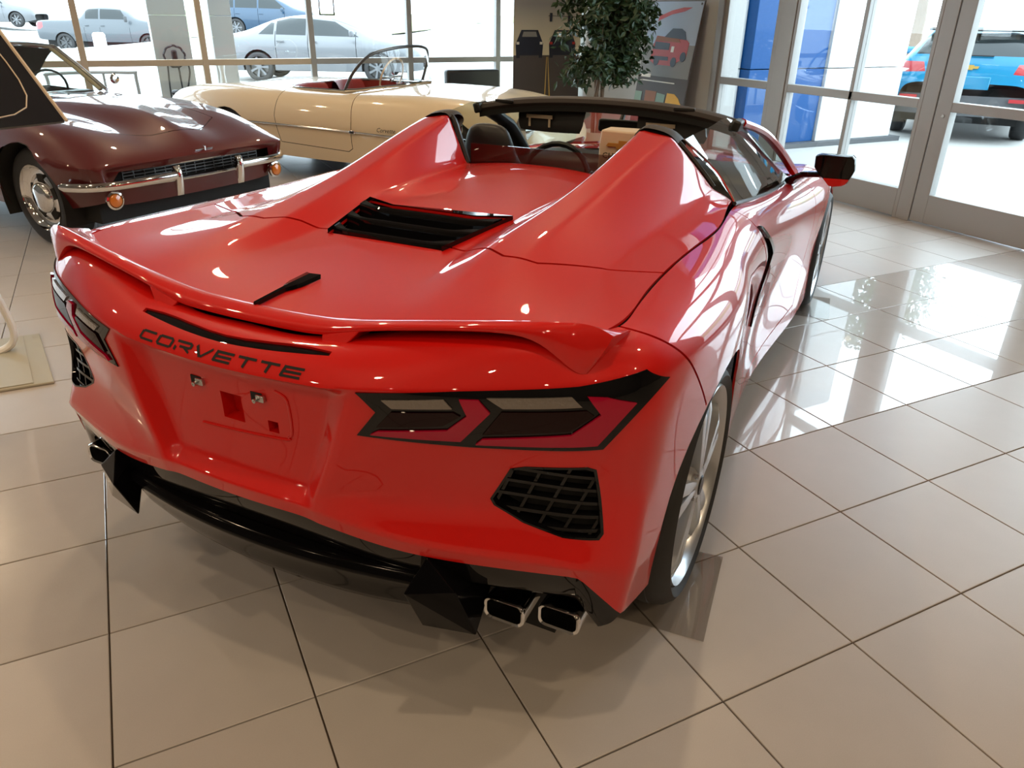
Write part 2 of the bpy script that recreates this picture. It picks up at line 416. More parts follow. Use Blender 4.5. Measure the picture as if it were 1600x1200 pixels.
# ================================================================== RED CONVERTIBLE
CARX, CARY, CART = -0.80382, 1.09173, -0.920763
car = empty('convertible_car', (CARX, CARY, 0), CART)
tag(car, 'glossy red open-top sports car with black louvred engine vent, seen from behind', 'car')
K = [ # right half, columns from the rear centre round the corner to the nose; rows r0 (top) .. r8 (bottom)
 [(0,-0.655,0.893),(0,-.730,.905),(0,-.772,.886),(0,-.802,.846),(0,-.768,.828),(0,-.758,.70),(0,-.768,.585),(0,-.802,.556),(0,-.797,.522)],
 [(0.13,-0.653,0.893),(.13,-.728,.906),(.13,-.769,.886),(.13,-.797,.847),(.13,-.764,.829),(.13,-.755,.70),(.125,-.765,.585),(.12,-.798,.556),(.12,-.793,.522)],
 [(.27,-.63,.905),(.27,-.708,.911),(.27,-.755,.888),(.275,-.780,.848),(.265,-.748,.830),(.232,-.748,.70),(.19,-.758,.583),(.188,-.79,.552),(.19,-.785,.520)],
 [(.34,-.61,.924),(.34,-.684,.928),(.34,-.742,.890),(.345,-.766,.856),(.325,-.768,.832),(.285,-.782,.70),(.235,-.79,.585),(.23,-.792,.548),(.23,-.784,.512)],
 [(.45,-.59,.940),(.45,-.664,.943),(.45,-.715,.896),(.45,-.737,.868),(.45,-.745,.845),(.45,-.742,.735),(.43,-.722,.62),(.42,-.765,.515),(.42,-.757,.480)],
 [(.62,-.55,.955),(.62,-.624,.960),(.62,-.648,.925),(.625,-.666,.880),(.63,-.674,.855),(.635,-.676,.745),(.63,-.645,.63),(.62,-.700,.503),(.62,-.690,.468)],
 [(.72,-.51,.955),(.745,-.562,.950),(.76,-.580,.923),(.77,-.598,.896),(.778,-.606,.868),(.79,-.615,.76),(.79,-.598,.64),(.785,-.645,.495),(.778,-.634,.462)],
 [(.775,-.450,.953),(.822,-.462,.946),(.852,-.478,.930),(.872,-.490,.905),(.88,-.497,.872),(.88,-.510,.76),(.872,-.512,.64),(.872,-.565,.46),(.858,-.572,.345)],
 [(.757,-.330,.950),(.824,-.335,.946),(.868,-.338,.926),(.893,-.338,.890),(.903,-.338,.848),(.899,-.338,.72),(.887,-.342,.58),(.880,-.37,.42),(.868,-.385,.285)],
 [(.746,-.15,.949),(.832,-.15,.943),(.886,-.15,.915),(.913,-.15,.868),(.923,-.15,.80),(.920,-.15,.70),(.906,-.15,.55),(.895,-.15,.38),(.885,-.15,.25)],
 [(.743,.05,.947),(.836,.05,.940),(.893,.05,.905),(.920,.05,.850),(.926,.05,.78),(.921,.05,.68),(.910,.05,.55),(.900,.05,.38),(.890,.05,.22)],
 [(.752,.25,.946),(.830,.25,.938),(.885,.25,.895),(.910,.25,.840),(.916,.25,.77),(.912,.25,.66),(.906,.25,.52),(.902,.25,.36),(.888,.25,.19)],
 [(.775,.45,.945),(.822,.45,.935),(.862,.45,.882),(.878,.45,.820),(.880,.45,.75),(.876,.45,.62),(.880,.45,.48),(.886,.45,.33),(.874,.45,.17)],
 [(.735,.75,.960),(.790,.75,.950),(.838,.75,.905),(.862,.75,.825),(.856,.75,.72),(.836,.75,.58),(.840,.75,.42),(.862,.75,.27),(.852,.75,.155)],
 [(.740,1.2,.893),(.790,1.2,.885),(.832,1.2,.840),(.854,1.2,.755),(.844,1.2,.66),(.820,1.2,.52),(.814,1.2,.38),(.826,1.2,.25),(.818,1.2,.15)],
 [(.750,1.7,.838),(.800,1.7,.832),(.846,1.7,.793),(.868,1.7,.712),(.860,1.7,.62),(.846,1.7,.50),(.840,1.7,.38),(.862,1.7,.25),(.864,1.7,.15)],
 [(.750,2.15,.812),(.812,2.15,.815),(.872,2.15,.785),(.902,2.15,.712),(.906,2.15,.62),(.900,2.15,.50),(.890,2.15,.38),(.902,2.15,.25),(.906,2.15,.15)],
 [(.660,2.72,.790),(.765,2.72,.812),(.872,2.72,.785),(.926,2.72,.71),(.936,2.72,.62),(.932,2.72,.52),(.926,2.72,.40),(.918,2.72,.28),(.906,2.72,.16)],
 [(.58,3.2,.70),(.70,3.2,.715),(.82,3.2,.688),(.885,3.2,.622),(.902,3.2,.55),(.897,3.2,.45),(.887,3.2,.36),(.877,3.2,.26),(.866,3.2,.15)],
 [(.46,3.42,.62),(.57,3.46,.62),(.67,3.50,.595),(.73,3.53,.55),(.755,3.545,.49),(.76,3.55,.42),(.755,3.55,.34),(.745,3.54,.25),(.73,3.52,.15)],
 [(.25,3.52,.575),(.32,3.58,.57),(.37,3.63,.54),(.40,3.66,.50),(.41,3.675,.45),(.41,3.68,.39),(.41,3.68,.31),(.40,3.67,.23),(.39,3.65,.14)],
 [(0,3.56,.56),(0,3.62,.55),(0,3.67,.52),(0,3.70,.48),(0,3.715,.44),(0,3.72,.38),(0,3.72,.30),(0,3.71,.22),(0,3.69,.14)],
]
NK = len(K)
full = [[(-x, y, z) for x, y, z in c] for c in K[:0:-1]] + K           # left nose ... rear centre ... right nose
ctr = NK - 1
rows = [[c[r] for c in full] for r in range(9)]
near = lambda j: abs(j - ctr)
CR = {3: lambda j: .9 if near(j) <= 3 else (.35 if near(j) <= 6 else .2), 4: lambda j: .7 if near(j) <= 3 else 0, 6: lambda j: .6 if near(j) <= 3 else 0, 7: lambda j: .7 if near(j) <= 7 else 0, 0: lambda j: 0}
belt = cage(rows, CR, {ctr - 3: lambda i: .75 if 3 <= i <= 7 else 0, ctr + 3: lambda i: .75 if 3 <= i <= 7 else 0, ctr - 2: lambda i: .65 if 3 <= i <= 6 else 0, ctr + 2: lambda i: .65 if 3 <= i <= 6 else 0, ctr - 7: lambda i: (.75 if i >= 6 else .3) if i >= 4 else .0, ctr - 6: lambda i: .7 if i >= 7 else 0, ctr + 6: lambda i: .7 if i >= 7 else 0, ctr + 7: lambda i: (.75 if i >= 6 else .3) if i >= 4 else .0}, sub=3)
bmesh.ops.recalc_face_normals(belt, faces=belt.faces)
# outward normals
fz = min(belt.faces, key=lambda f: f.calc_center_median().y)
if fz.normal.y > 0: bmesh.ops.reverse_faces(belt, faces=belt.faces)
belt.normal_update()
from mathutils.bvhtree import BVHTree
BELT = BVHTree.FromBMesh(belt)
def snap(x, z, off=0):
    h = BELT.ray_cast(Vector((x, -1.6, z)), Vector((0, 1, 0)))
    return h[0] + h[1] * off * (1 if h[1].y < 0 else -1)
inner = belt.copy()
for v in inner.verts: v.co -= v.normal * .014
def circ(cy, cz, r, n=40): return [(cy + r * cos(2 * pi * k / n), cz + r * sin(2 * pi * k / n)) for k in range(n)]
ARCH = [(0, .345, .392), (2.723, .332, .370)]
# --- lights, vents and slots taken out of the fascia, projected along y
REAR = lambda c: c.y < -.36
def sidex(s): return lambda c: c.y < -.36 and c.x * s > 0
TL = [(.345, .850), (.384, .813), (.342, .756), (.56, .753), (.795, .756), (.876, .872), (.842, .902), (.745, .886), (.54, .870)]
VENT = [(.632, .705), (.66, .712), (.772, .715), (.787, .708), (.812, .560), (.806, .548), (.74, .555), (.66, .58), (.600, .612), (.592, .626)]
got = {}
def mir(p, s): return [(s * x, z) for x, z in p]
for s in (1, -1):
    got['tl', s] = take(belt, cut(belt, mir(TL, s), (0, 2), sidex(s), delete=False))
    got['vent', s] = take(belt, cut(belt, mir(VENT, s), (0, 2), sidex(s), delete=False))
CH = [(x, lerp(.886, .8975, (abs(x) / .262) ** 1.5) + d * (1 - .5 * (abs(x) / .262) ** 4)) for x, d in [(-.262 + .0524 * k, 0) for k in range(11)] + [(.262 - .0524 * k, .0098) for k in range(11)]]
got['chmsl'] = take(belt, cut(belt, CH, (0, 2), REAR, delete=False))
for x0, x1, z0, z1 in ((-.028, .032, .70, .765), (.098, .125, .695, .722)):
    cut(belt, [(x0, z0), (x1, z0), (x1, z1), (x0, z1)], (0, 2), lambda c: c.y < -.7)
cut(inner, [(-.035, .69), (.135, .69), (.135, .775), (-.035, .775)], (0, 2), lambda c: c.y < -.7)
for s in (1, -1): cut(inner, mir([(.56, .52), (.84, .52), (.84, .74), (.56, .74)], s), (0, 2), sidex(s))
# --- wheel arches and panel gaps, projected along x
for s in (1, -1):
    sd = lambda c, s=s: c.x * s > .45
    for cy, cz, r in ARCH:
        cut(belt, circ(cy, cz, r), (1, 2), sd); cut(inner, circ(cy, cz, r + .004, 20), (1, 2), sd)
    side = lambda c, s=s: c.x * s > .6
    slit(belt, [(-.49, 1.0), (-.36, .87), (-.20, .70)], (1, 2), .006, side)
    slit(belt, [(.70, 1.03), (.70, .94), (.74, .86), (.83, .80), (.95, .72), (.90, .50), (.84, .24), (.84, .10)], (1, 2), .006, side)
    slit(belt, [(2.08, .95), (2.13, .60), (2.10, .40), (1.98, .235), (1.98, .10)], (1, 2), .006, side)
    slit(belt, [(.84, .235), (1.98, .235)], (1, 2), .006, side)
    slit(belt, [(3.02, .60), (3.12, .66), (3.16, .90)], (1, 2), .006, lambda c, s=s: c.x * s > .3)
    # side air intake
    INT = [(.72, .905), (.80, .885), (1.06, .755), (1.075, .735), (.985, .47), (.955, .46), (.965, .72), (.95, .745), (.86, .805)]
    got['intake', s] = take(belt, cut(belt, INT, (1, 2), side, delete=False))
# split the belt into its panels
belt.faces.ensure_lookup_table(); seen = set(); isl = []
for f in belt.faces:
    if f in seen: continue
    st = [f]; seen.add(f); cur = []
    while st:
        g = st.pop(); cur.append(g)
        for e in g.edges:
            for h in e.link_faces:
                if h not in seen: seen.add(h); st.append(h)
    isl.append(cur)
def thick(bm, t=.004):
    """give a sheet a small turned-in edge so that gaps read as depth"""
    bm.normal_update()
    be = [e for e in bm.edges if len(e.link_faces) == 1]
    nrm = {v: v.normal.copy() for e in be for v in e.verts}
    r = bmesh.ops.extrude_edge_only(bm, edges=be)
    back = {}
    for g in r['geom']:
        if isinstance(g, bmesh.types.BMVert):
            k = min(nrm, key=lambda v: (v.co - g.co).length_squared) if False else None
            back[g] = g
    idx = {}
    for v in nrm: idx[(round(v.co.x, 6), round(v.co.y, 6), round(v.co.z, 6))] = nrm[v]
    for g in back:
        n = idx.get((round(g.co.x, 6), round(g.co.y, 6), round(g.co.z, 6)))
        if n: g.co -= n * t
    return bm
cnt = {}
for cur in isl:
    if len(cur) < 6: continue
    c = Vector((0, 0, 0))
    for f in cur: c += f.calc_center_median()
    c /= len(cur)
    ys = [f.calc_center_median().y for f in cur]
    if min(ys) < -.6: nm = 'rear_bumper'
    elif max(ys) > 3.5: nm = 'front_bumper'
    elif c.z < .26 and max(ys) - min(ys) > .8: nm = 'rocker_panel'
    elif 1.0 < c.y < 1.9 and len(cur) > 200: nm = 'door'
    elif c.y > 2.0: nm = 'front_fender'
    else: nm = 'rear_quarter_panel'
    nb = bmesh.new(); vm = {}
    for f in cur:
        vs = []
        for v in f.verts:
            if v not in vm: vm[v] = nb.verts.new(v.co)
            vs.append(vm[v])
        nb.faces.new(vs)
    thick(nb, .007)
    obj(nm, nb, 'red', car, fixn=False, ang=50)
belt.free()
bmesh.ops.reverse_faces(inner, faces=[])
obj('inner_shell', inner, 'black_matte', car, fixn=False)
def push(bm, d):
    bm.normal_update()
    for v in bm.verts: v.co += v.normal * d
    return bm
# --- wheels
def wheel(parent, x, y, r, wd, rr, s, spokes=5, style='split', metal='alloy', name='tyre', zc=None):
    zc = r if zc is None else zc
    h = wd / 2
    pr = [(rr, -h * .82), (rr + .012, -h * .92), (r * .5 + rr * .5, -h), (r - .022, -h * .95), (r - .006, -h * .82), (r, -h * .66), (r, h * .66), (r - .006, h * .82), (r - .022, h * .95), (r * .5 + rr * .5, h), (rr + .012, h * .92), (rr, h * .82), (rr - .004, 0), (rr, -h * .82)]
    b = MB().lathe(pr, axis='x', seg=56)
    for k in range(-2, 3):   # tread grooves as raised ribs
        q = k * h * .26; b.lathe([(r + .0005, q - h * .10), (r + .003, q - h * .09), (r + .003, q + h * .09), (r + .0005, q + h * .10)], axis='x', seg=56)
    t = obj(name, b, 'rubber', parent, ang=45); t.location = (x, y, zc)
    ri = MB().lathe([(rr - .012, -h * .8), (rr + .006, -h * .9), (rr - .010, -h * .7), (rr - .026, 0), (rr - .014, h * .62), (rr - .006, h * .86), (rr + .006, h * .95), (rr + .010, h * .90)], axis='x', seg=56)
    rim = obj('rim', ri, metal, t, ang=45)
    if s < 0: rim.scale.x = -1
    fx = s * h * .84                      # spoke face plane
    obj('brake_disc', MB().lathe([(.04, s * h * .05), (rr * .62, s * h * .05), (rr * .62, s * h * .15), (.04, s * h * .15)], axis='x', seg=40), 'dark_metal', t)
    obj('brake_caliper', MB().lathe([(rr * .45, s * h * -.05), (rr * .68, s * h * -.05), (rr * .68, s * h * .30), (rr * .45, s * h * .30), (rr * .45, s * h * -.05)], axis='x', seg=10, a0=2.2, a1=3.3), 'black_satin', t)
    if style == 'split':
        for k in range(spokes):
            a = 2 * pi * k / spokes + pi / 2
            for d in (-1, 1):
                m_ = MB(); ro = rr - .008
                def P(rad, ang, q): return (q, rad * cos(ang), rad * sin(ang))
                a0 = a + d * .17; a1 = a + d * .15
                f = []
                for (rad, ang, wh, q) in ((.030, a + d * .30, .016, fx + s * .012), (rr * .45, a + d * .135, .019, fx + s * .012), (rr * .8, a + d * .135, .021, fx + s * .010), (ro, a + d * .155, .028, fx - s * .004)):
                    w2 = wh / max(rad, .05) * (.55 if rad < .05 else 1)
                    f.append([P(rad, ang - w2, q - s * .042), P(rad, ang - w2 * .85, q - s * .002), P(rad, ang - w2 * .3, q), P(rad, ang + w2 * .3, q), P(rad, ang + w2 * .85, q - s * .002), P(rad, ang + w2, q - s * .042)])
                m_.grid(f); obj('spoke', m_, metal, t, ang=30)
        obj('hub', MB().lathe([(.001, fx + s * .014), (.03, fx + s * .014), (.042, fx + s * .010), (.065, fx - s * .004), (.075, fx - s * .05)], axis='x', seg=30), metal, t)
        obj('center_cap', MB().lathe([(.001, fx + s * .018), (.026, fx + s * .018), (.030, fx + s * .013)], axis='x', seg=24), 'black_satin', t)
        for k in range(5):
            a = 2 * pi * (k + .5) / 5 + pi / 2
            obj('lug_nut', MB().lathe([(.001, fx + s * .012), (.007, fx + s * .012), (.009, fx - s * .004)], (0, .052 * cos(a), .052 * sin(a)), 'x', 8), 'steel', t)
    return t
for s in (1, -1):
    wheel(car, s * .752, 0, .345, .30, .276, s); wheel(car, s * .80, 2.723, .327, .25, .260, s)
    for cy, cz, r in ARCH:
        b = MB(); rowsl = []
        for k in range(25):
            a = -.12 + (pi + .24) * k / 24
            rowsl.append([(s * .855 if cy < 1 else s * .885, cy + (r + .006) * cos(a), cz + (r + .006) * sin(a)), (s * .50, cy + (r + .006) * cos(a), cz + (r + .006) * sin(a))])
        b.grid(rowsl); obj('wheel_liner', b, 'black_matte', car)
        b = MB().lathe([(.001, s * .5), (r + .006, s * .5)], (0, cy, cz), 'x', 30); obj('wheel_liner_back', b, 'black_matte', car)
# --- rear deck: stations along y, columns from centre to the edge
ST = [-.650, -.55, -.40, -.25, -.10, .10, .30, .50, .70, .83]
def T(y, *tab): return interp(tab, y)
C0 = [(-.650, .928), (-.55, .936), (-.40, .942), (-.25, .948), (-.10, .962), (.10, .990), (.30, .998), (.50, 1.004), (.70, 1.008), (.83, 1.006)]
C2 = [(-.650, .30, .930), (-.55, .285, .938), (-.40, .262, .943), (-.25, .240, .948), (-.10, .235, .960), (.10, .258, .985), (.30, .272, .988), (.50, .285, .988), (.70, .298, .986), (.83, .305, .984)]
C3 = [(-.650, .38, .933), (-.55, .365, .944), (-.40, .345, .957), (-.25, .325, .975), (-.10, .325, .996), (.10, .345, 1.018), (.30, .362, 1.050), (.50, .374, 1.094), (.70, .380, 1.136), (.83, .382, 1.160)]
C4 = [(-.650, .46, .937), (-.55, .450, .948), (-.40, .435, .960), (-.25, .425, .977), (-.10, .425, .996), (.10, .435, 1.018), (.30, .450, 1.048), (.50, .466, 1.088), (.70, .484, 1.124), (.83, .497, 1.143)]
C5 = [(-.650, .55, .941), (-.55, .555, .947), (-.40, .545, .953), (-.25, .535, .962), (-.10, .53, .970), (.10, .535, .980), (.30, .548, .996), (.50, .566, 1.018), (.70, .584, 1.042), (.83, .592, 1.052)]
C6 = [(-.650, .62, .944), (-.55, .625, .947), (-.40, .622, .948), (-.25, .615, .950), (-.10, .61, .951), (.10, .61, .952), (.30, .615, .957), (.50, .628, .968), (.70, .645, .982), (.83, .652, .988)]
C7 = [(-.650, .69, .949), (-.55, .695, .951), (-.40, .69, .950), (-.25, .682, .950), (-.10, .678, .949), (.10, .678, .949), (.30, .684, .950), (.50, .70, .954), (.70, .70, .960), (.83, .70, .967)]
E8 = [(-.650, .735, .951), (-.55, .768, .954), (-.40, .763, .953), (-.25, .750, .951), (-.10, .744, .949), (.10, .744, .948), (.30, .755, .947), (.50, .772, .947), (.70, .738, .957), (.83, .730, .955)]
def sweep(x, y): return y + .25 * x * x * max(0, min(1, (-.1 - y) / .55))
dk = []
for y in ST:
    h = [(.0, C0), (.12, C0)]
    half = [(0, sweep(0, y), T(y, *C0)[0]), (.13, sweep(.13, y), T(y, *C0)[0])]
    for tab in (C2, C3, C4, C5, C6, C7, E8):
        x, z = T(y, *tab); x -= .007 if tab is E8 else 0; half.append((x, sweep(x, y), z))
    dk.append([(-x, yy, z) for x, yy, z in half[:0:-1]] + half)
last = dk[-1]
dk.append([(x, y + .012, z - .02) for x, y, z in last])
dk.append([(x * .98, y + .016, min(z - .06, .90)) for x, y, z in last])
mid = len(half) - 1
cc = {}
for k, v in ((2, .8), (3, .95), (4, .5), (6, .45)):
    for q in (mid - k, mid + k): cc[q] = (lambda i, v=v: v if i >= 2 else v * .3)
deck = cage(dk, {9: .6}, cc, sub=3)
deck.normal_update()
if sum(f.normal.z for f in deck.faces) < 0: bmesh.ops.reverse_faces(deck, faces=deck.faces); deck.normal_update()
under = deck.copy()
for v in under.verts: v.co -= v.normal * .018
EV = [(-.182, -.165), (.182, -.165), (.245, .118), (.14, .085), (-.14, .085), (-.245, .118)]
cut(deck, EV, (0, 1)); cut(under, EV, (0, 1))
SEAM = [(.19, -.135), (.29, -.155), (.38, -.205), (.47, -.20), (.60, -.10), (.80, -.02)]
for s in (1, -1): slit(deck, [(s * x, y) for x, y in SEAM], (0, 1), .008)
slit(deck, [(-.19, -.165), (-.165, -.172)], (0, 1), .004)
front = [f for f in deck.faces if f.calc_center_median().y > interp([(x, y) for x, y in [(0, -.1), (.19, -.135), (.29, -.155), (.38, -.205), (.47, -.20), (.60, -.10), (.80, -.02)]], abs(f.calc_center_median().x))[0]]
tonneau = take(deck, front)
thick(tonneau, .006); thick(deck, .006)
obj('tonneau_cover', tonneau, 'red', car, fixn=False, ang=50); trunk = obj('trunk_lid', deck, 'red', car, fixn=False, ang=50)
obj('deck_underside', under, 'black_matte', car, fixn=False)
# engine vent: tray and three louvres
v = obj('engine_vent', MB().add([(-.20, -.18, .90), (.20, -.18, .90), (.26, .13, .92), (-.26, .13, .92)], [(0, 1, 2, 3)]), 'black_matte', car, fixn=False)
b = MB()
for sx in (1, -1): b.add([(sx * .184, -.17, .968), (sx * .247, .12, .996), (sx * .247, .12, .91), (sx * .184, -.17, .89)], [(0, 1, 2, 3)])
b.add([(-.247, .12, .995), (-.14, .087, .990), (.14, .087, .990), (.247, .12, .995), (.247, .12, .91), (-.247, .12, .91)], [(0, 1, 2, 3, 4, 5)])
obj('vent_wall', b, 'black_gloss', v)
for k in range(3):
    y0 = -.158 + .088 * k; w0 = .184 + .0215 * (k * .088 / .1); w0 = lerp(.183, .244, (y0 + .165) / .283)
    z0 = .968 + .0125 * k
    m_ = MB(); prof = []
    for i in range(17):
        t = -1 + i / 8.0; e_ = max(0, abs(t) - .72) / .28; fw = .020 * e_
        ya = y0 + fw; yb = ya + .008 + .030 * e_
        wa = lerp(.183, .244, (ya + .165) / .283); wb = lerp(.183, .244, (yb + .165) / .283)
        prof.append([(wa * t, ya - .006, z0 - .040), (wa * t, ya, z0 - .004), (wa * t, ya + .003, z0), (wb * t, yb, z0 + .002), (wb * t, yb + .002, z0 - .02), (wa * t, ya + .004, z0 - .040)])
    m_.grid(prof, close=True)
    obj('louvre', m_, 'black_gloss', v, ang=25)
# emblem on the trunk lid
b = MB(); zt = lambda y: interp(C0, y)[0] + .003
pts = [(-.655, .002), (-.56, .006), (-.545, .014), (-.52, .022), (-.462, .026)]
rows = []
for y, hw in pts:
    z = zt(y); rows.append([(-hw, y, z - .002), (-hw * .8, y + (.008 if y > -.47 else 0), z + .006), (0, y - (.006 if y > -.47 else 0), z + .010), (hw * .8, y + (.008 if y > -.47 else 0), z + .006), (hw, y, z - .002)])
b.grid(rows); obj('emblem', b, 'black_gloss', car, ang=20)
# --- tail lights
PIECES = [('clear_lens', 'lens_clear', .004, [(.398, .842), (.514, .854), (.530, .836), (.418, .827)]), ('clear_lens', 'lens_clear', .004, [(.590, .861), (.735, .868), (.754, .848), (.620, .842)]),
 ('dark_lens', 'lens_dark', .004, [(.416, .819), (.532, .829), (.545, .822), (.513, .799), (.385, .782)]), ('dark_lens', 'lens_dark', .004, [(.618, .835), (.762, .841), (.775, .830), (.737, .800), (.585, .785)]),
 ('red_lens', 'lens_red', .006, [(.542, .856), (.576, .857), (.598, .832), (.545, .768), (.372, .764), (.388, .774), (.520, .790), (.557, .824)]),
 ('red_lens', 'lens_red', .006, [(.760, .868), (.792, .864), (.836, .846), (.784, .768), (.572, .763), (.585, .776), (.740, .792), (.785, .831)])]
def offset_sheet(bm, d, t=.01):
    push(bm, d); return thick(bm, t)
for s in (1, -1):
    base = got['tl', s]
    pan = obj('tail_light', offset_sheet(base.copy(), .003, .012), 'black_gloss', car, fixn=False, ang=60)
    for nm, m, d, poly in PIECES:
        c = base.copy(); f = cut(c, mir(poly, s), (0, 2), None, delete=False); p = take(c, f); c.free()
        obj(nm, offset_sheet(p, d + .003, .006), m, pan, fixn=False, ang=60)
    base.free()
    # vent: dark recess with slanted mesh
    vb = got['vent', s]; vb.normal_update(); wall = vb.copy()
    be = [e for e in wall.edges if len(e.link_faces) == 1]
    fs = list(wall.faces); r = bmesh.ops.extrude_edge_only(wall, edges=be)
    nv = [g for g in r['geom'] if isinstance(g, bmesh.types.BMVert)]
    for v in nv: v.co.y += .05
    bmesh.ops.delete(wall, geom=fs, context='FACES')
    vent = obj('bumper_vent', wall, 'black_gloss', car, fixn=False)
    bk = vb.copy()
    for v in bk.verts: v.co.y += .048
    obj('vent_backing', bk, 'black_matte', vent, fixn=False)
    def bar(x0, z0, x1, z1, w_, d0, d1):
        """a strip of the vent surface between two points"""
        n = Vector((-(z1 - z0), x1 - x0)).normalized() * w_ / 2
        c = vb.copy(); f = cut(c, [(s * (x0 + n.x), z0 + n.y), (s * (x1 + n.x), z1 + n.y), (s * (x1 - n.x), z1 - n.y), (s * (x0 - n.x), z0 - n.y)], (0, 2), None, delete=False)
        if not f: c.free(); return
        p = take(c, f); c.free()
        for v in p.verts: v.co.y += d0
        be = [e for e in p.edges if len(e.link_faces) == 1]; r = bmesh.ops.extrude_edge_only(p, edges=be)
        for g in r['geom']:
            if isinstance(g, bmesh.types.BMVert): g.co.y += d1
        obj('vent_bar', p, 'black_gloss', vent, fixn=False, ang=30)
    for k in range(5): bar(.55, .575 + .030 * k + .004 * k, .85, .560 + .030 * k - .002 * k, .007, .010, .02)
    for k in range(5): bar(.585 + .052 * k - .03, .50, .585 + .052 * k + .06, .73, .006, .012, .02)
    fr = vb.copy(); 
    ib = [((x - .70) * .95 + .70, (z - .63) * .94 + .63) for x, z in VENT]
    cut(fr, mir(ib, s), (0, 2)); obj('vent_frame', offset_sheet(fr, .001, .012), 'black_gloss', vent, fixn=False, ang=40)
    vb.free()
    # side intake
    ii = got['intake', s]; w2 = ii.copy()
    for v in w2.verts: v.co.x -= s * .06
    sc = obj('side_intake', w2, 'black_matte', car, fixn=False)
    p = ii.copy()
    cut(p, [(1.03, .80), (1.2, .80), (1.2, .40), (.968, .44), (1.048, .735), (.90, .82), (.70, .925), (.70, 1.0)], (1, 2))
    q = ii.copy(); f = cut(q, [(.70, 1.0), (.70, .925), (.90, .815), (1.05, .735), (.965, .44), (1.2, .40), (1.2, 1.0)], (1, 2), None, delete=False); p.free(); p = take(q, f); q.free()
    obj('intake_blade', offset_sheet(p, .006, .03), 'black_gloss', sc, fixn=False); ii.free()
obj('brake_light', push(got['chmsl'], -.006), 'black_gloss', car, fixn=False)
# --- lettering on the lip: wide sloped capitals, one mesh per letter
GLY = {'C': [[(1, 1), (.12, 1), (0, .85), (0, .15), (.12, 0), (1, 0)]], 'O': [[(.1, 1), (.9, 1), (1, .85), (1, .15), (.9, 0), (.1, 0), (0, .15), (0, .85), (.1, 1)]],
 'R': [[(0, 1), (.88, 1), (1, .88), (1, .58), (.88, .45), (.3, .45)], [(.55, .45), (1, 0)], [(0, .3), (0, 0)]], 'V': [[(0, 1), (.42, 0), (.55, 0), (1, 1)]],
 'E': [[(1, 1), (0, 1)], [(0, 1), (0, 0)], [(0, 0), (1, 0)], [(.0, .5), (.95, .5)]], 'T': [[(0, 1), (1, 1)], [(.5, 1), (.5, 0)]]}
word = 'CORVETTE'; LW, GAP, LH = .0428, .0150, .0148; pen = -.228
let = None
for ch_ in word:
    b = MB()
    for path in GLY[ch_]:
        P = [Vector((pen + LW * u + .006 * v, .8575 + LH * v, 0)) for u, v in path]; tk = .0022
        for p, q in zip(P[:-1], P[1:]):
            n_ = max(2, int((q - p).length / .008)); d = (q - p).normalized(); nn = Vector((-d.y, d.x, 0)) * tk * (1.0 if abs(d.x) > abs(d.y) * 1.5 else 1.5); rows_ = []
            for k in range(n_ + 1):
                c = p.lerp(q, k / n_) + d * (tk * .8 * (-1 if k == 0 else 1 if k == n_ else 0))
                rows_.append([snap(*(c + nn).xy, .0012), snap(*(c - nn).xy, .0012)])
            b.grid(rows_)
    o = obj('letter_' + ch_.lower(), b, 'black_matte', car, fixn=False, sm=False); pen += LW + GAP
# --- licence plate clips
for x in (-.087, .087):
    p = snap(x, .774)
    c = obj('plate_clip', MB().box((x + .006, p.y - .004, .776), (.022, .010, .016)), 'steel', car, bevel=.002)
    obj('screw', MB().lathe([(.001, -.016), (.005, -.016), (.006, -.008), (.003, 0)], (x - .003, p.y, .772), 'y', 10), 'steel', c)
    obj('clip_slot', MB().box((x - .008, p.y - .0005, .775), (.030, .004, .022)), 'black_matte', c, sm=False)
ln = [(-.10, .668), (.13, .684), (.150, .692), (.160, .708), (.160, .775), (.152, .792), (.130, .800)]
pth = [snap(x, z, .0012) for x, z in [(p.x, p.y) for p in smoothed([(a, b, 0) for a, b in ln], 4)]]
obj('plate_mount_edge', MB().tube(pth, .0028, 6), 'red', car)
for (x0, x1, z0, z1) in ((-.028, .032, .70, .765), (.098, .125, .695, .722)):
    p = snap((x0 + x1) / 2, (z0 + z1) / 2).y; b = MB()
    b.grid([[(x0, p, z0), (x1, p, z0), (x1, p, z1), (x0, p, z1)], [(x0, p + .035, z0), (x1, p + .035, z0), (x1, p + .035, z1), (x0, p + .035, z1)]], close=True); b.f.append((4, 5, 6, 7))
    obj('mount_pocket', b, 'red', car, sm=False)
# --- spoiler: lofted sections along x (front top, ridge, rear top, rear bottom, under front)
SP = [ # x, ridge y, ridge z, rear-bottom y, rear-bottom z, front y, front z
 (0, -.664, .931, -.690, .908, -.640, .928), (.15, -.661, .934, -.687, .909, -.636, .929), (.22, -.657, .939, -.682, .912, -.628, .932),
 (.30, -.652, .952, -.678, .938, -.614, .936), (.42, -.638, .971, -.664, .957, -.590, .940), (.55, -.617, .987, -.642, .972, -.560, .944), (.64, -.600, .997, -.622, .976, -.535, .947)]
def sec(x, ry, rz, by, bz, fy, fz): return [(x, fy, fz), (x, (ry + fy) / 2, (rz + fz) / 2 + .004), (x, ry, rz), (x, by - .002, (rz + bz) / 2 + .004), (x, by, bz), (x, (by + fy) / 2, bz - .002 + (fz - bz) * .2), (x, fy, fz - .012)]
R_ = [sec(*p) for p in SP]
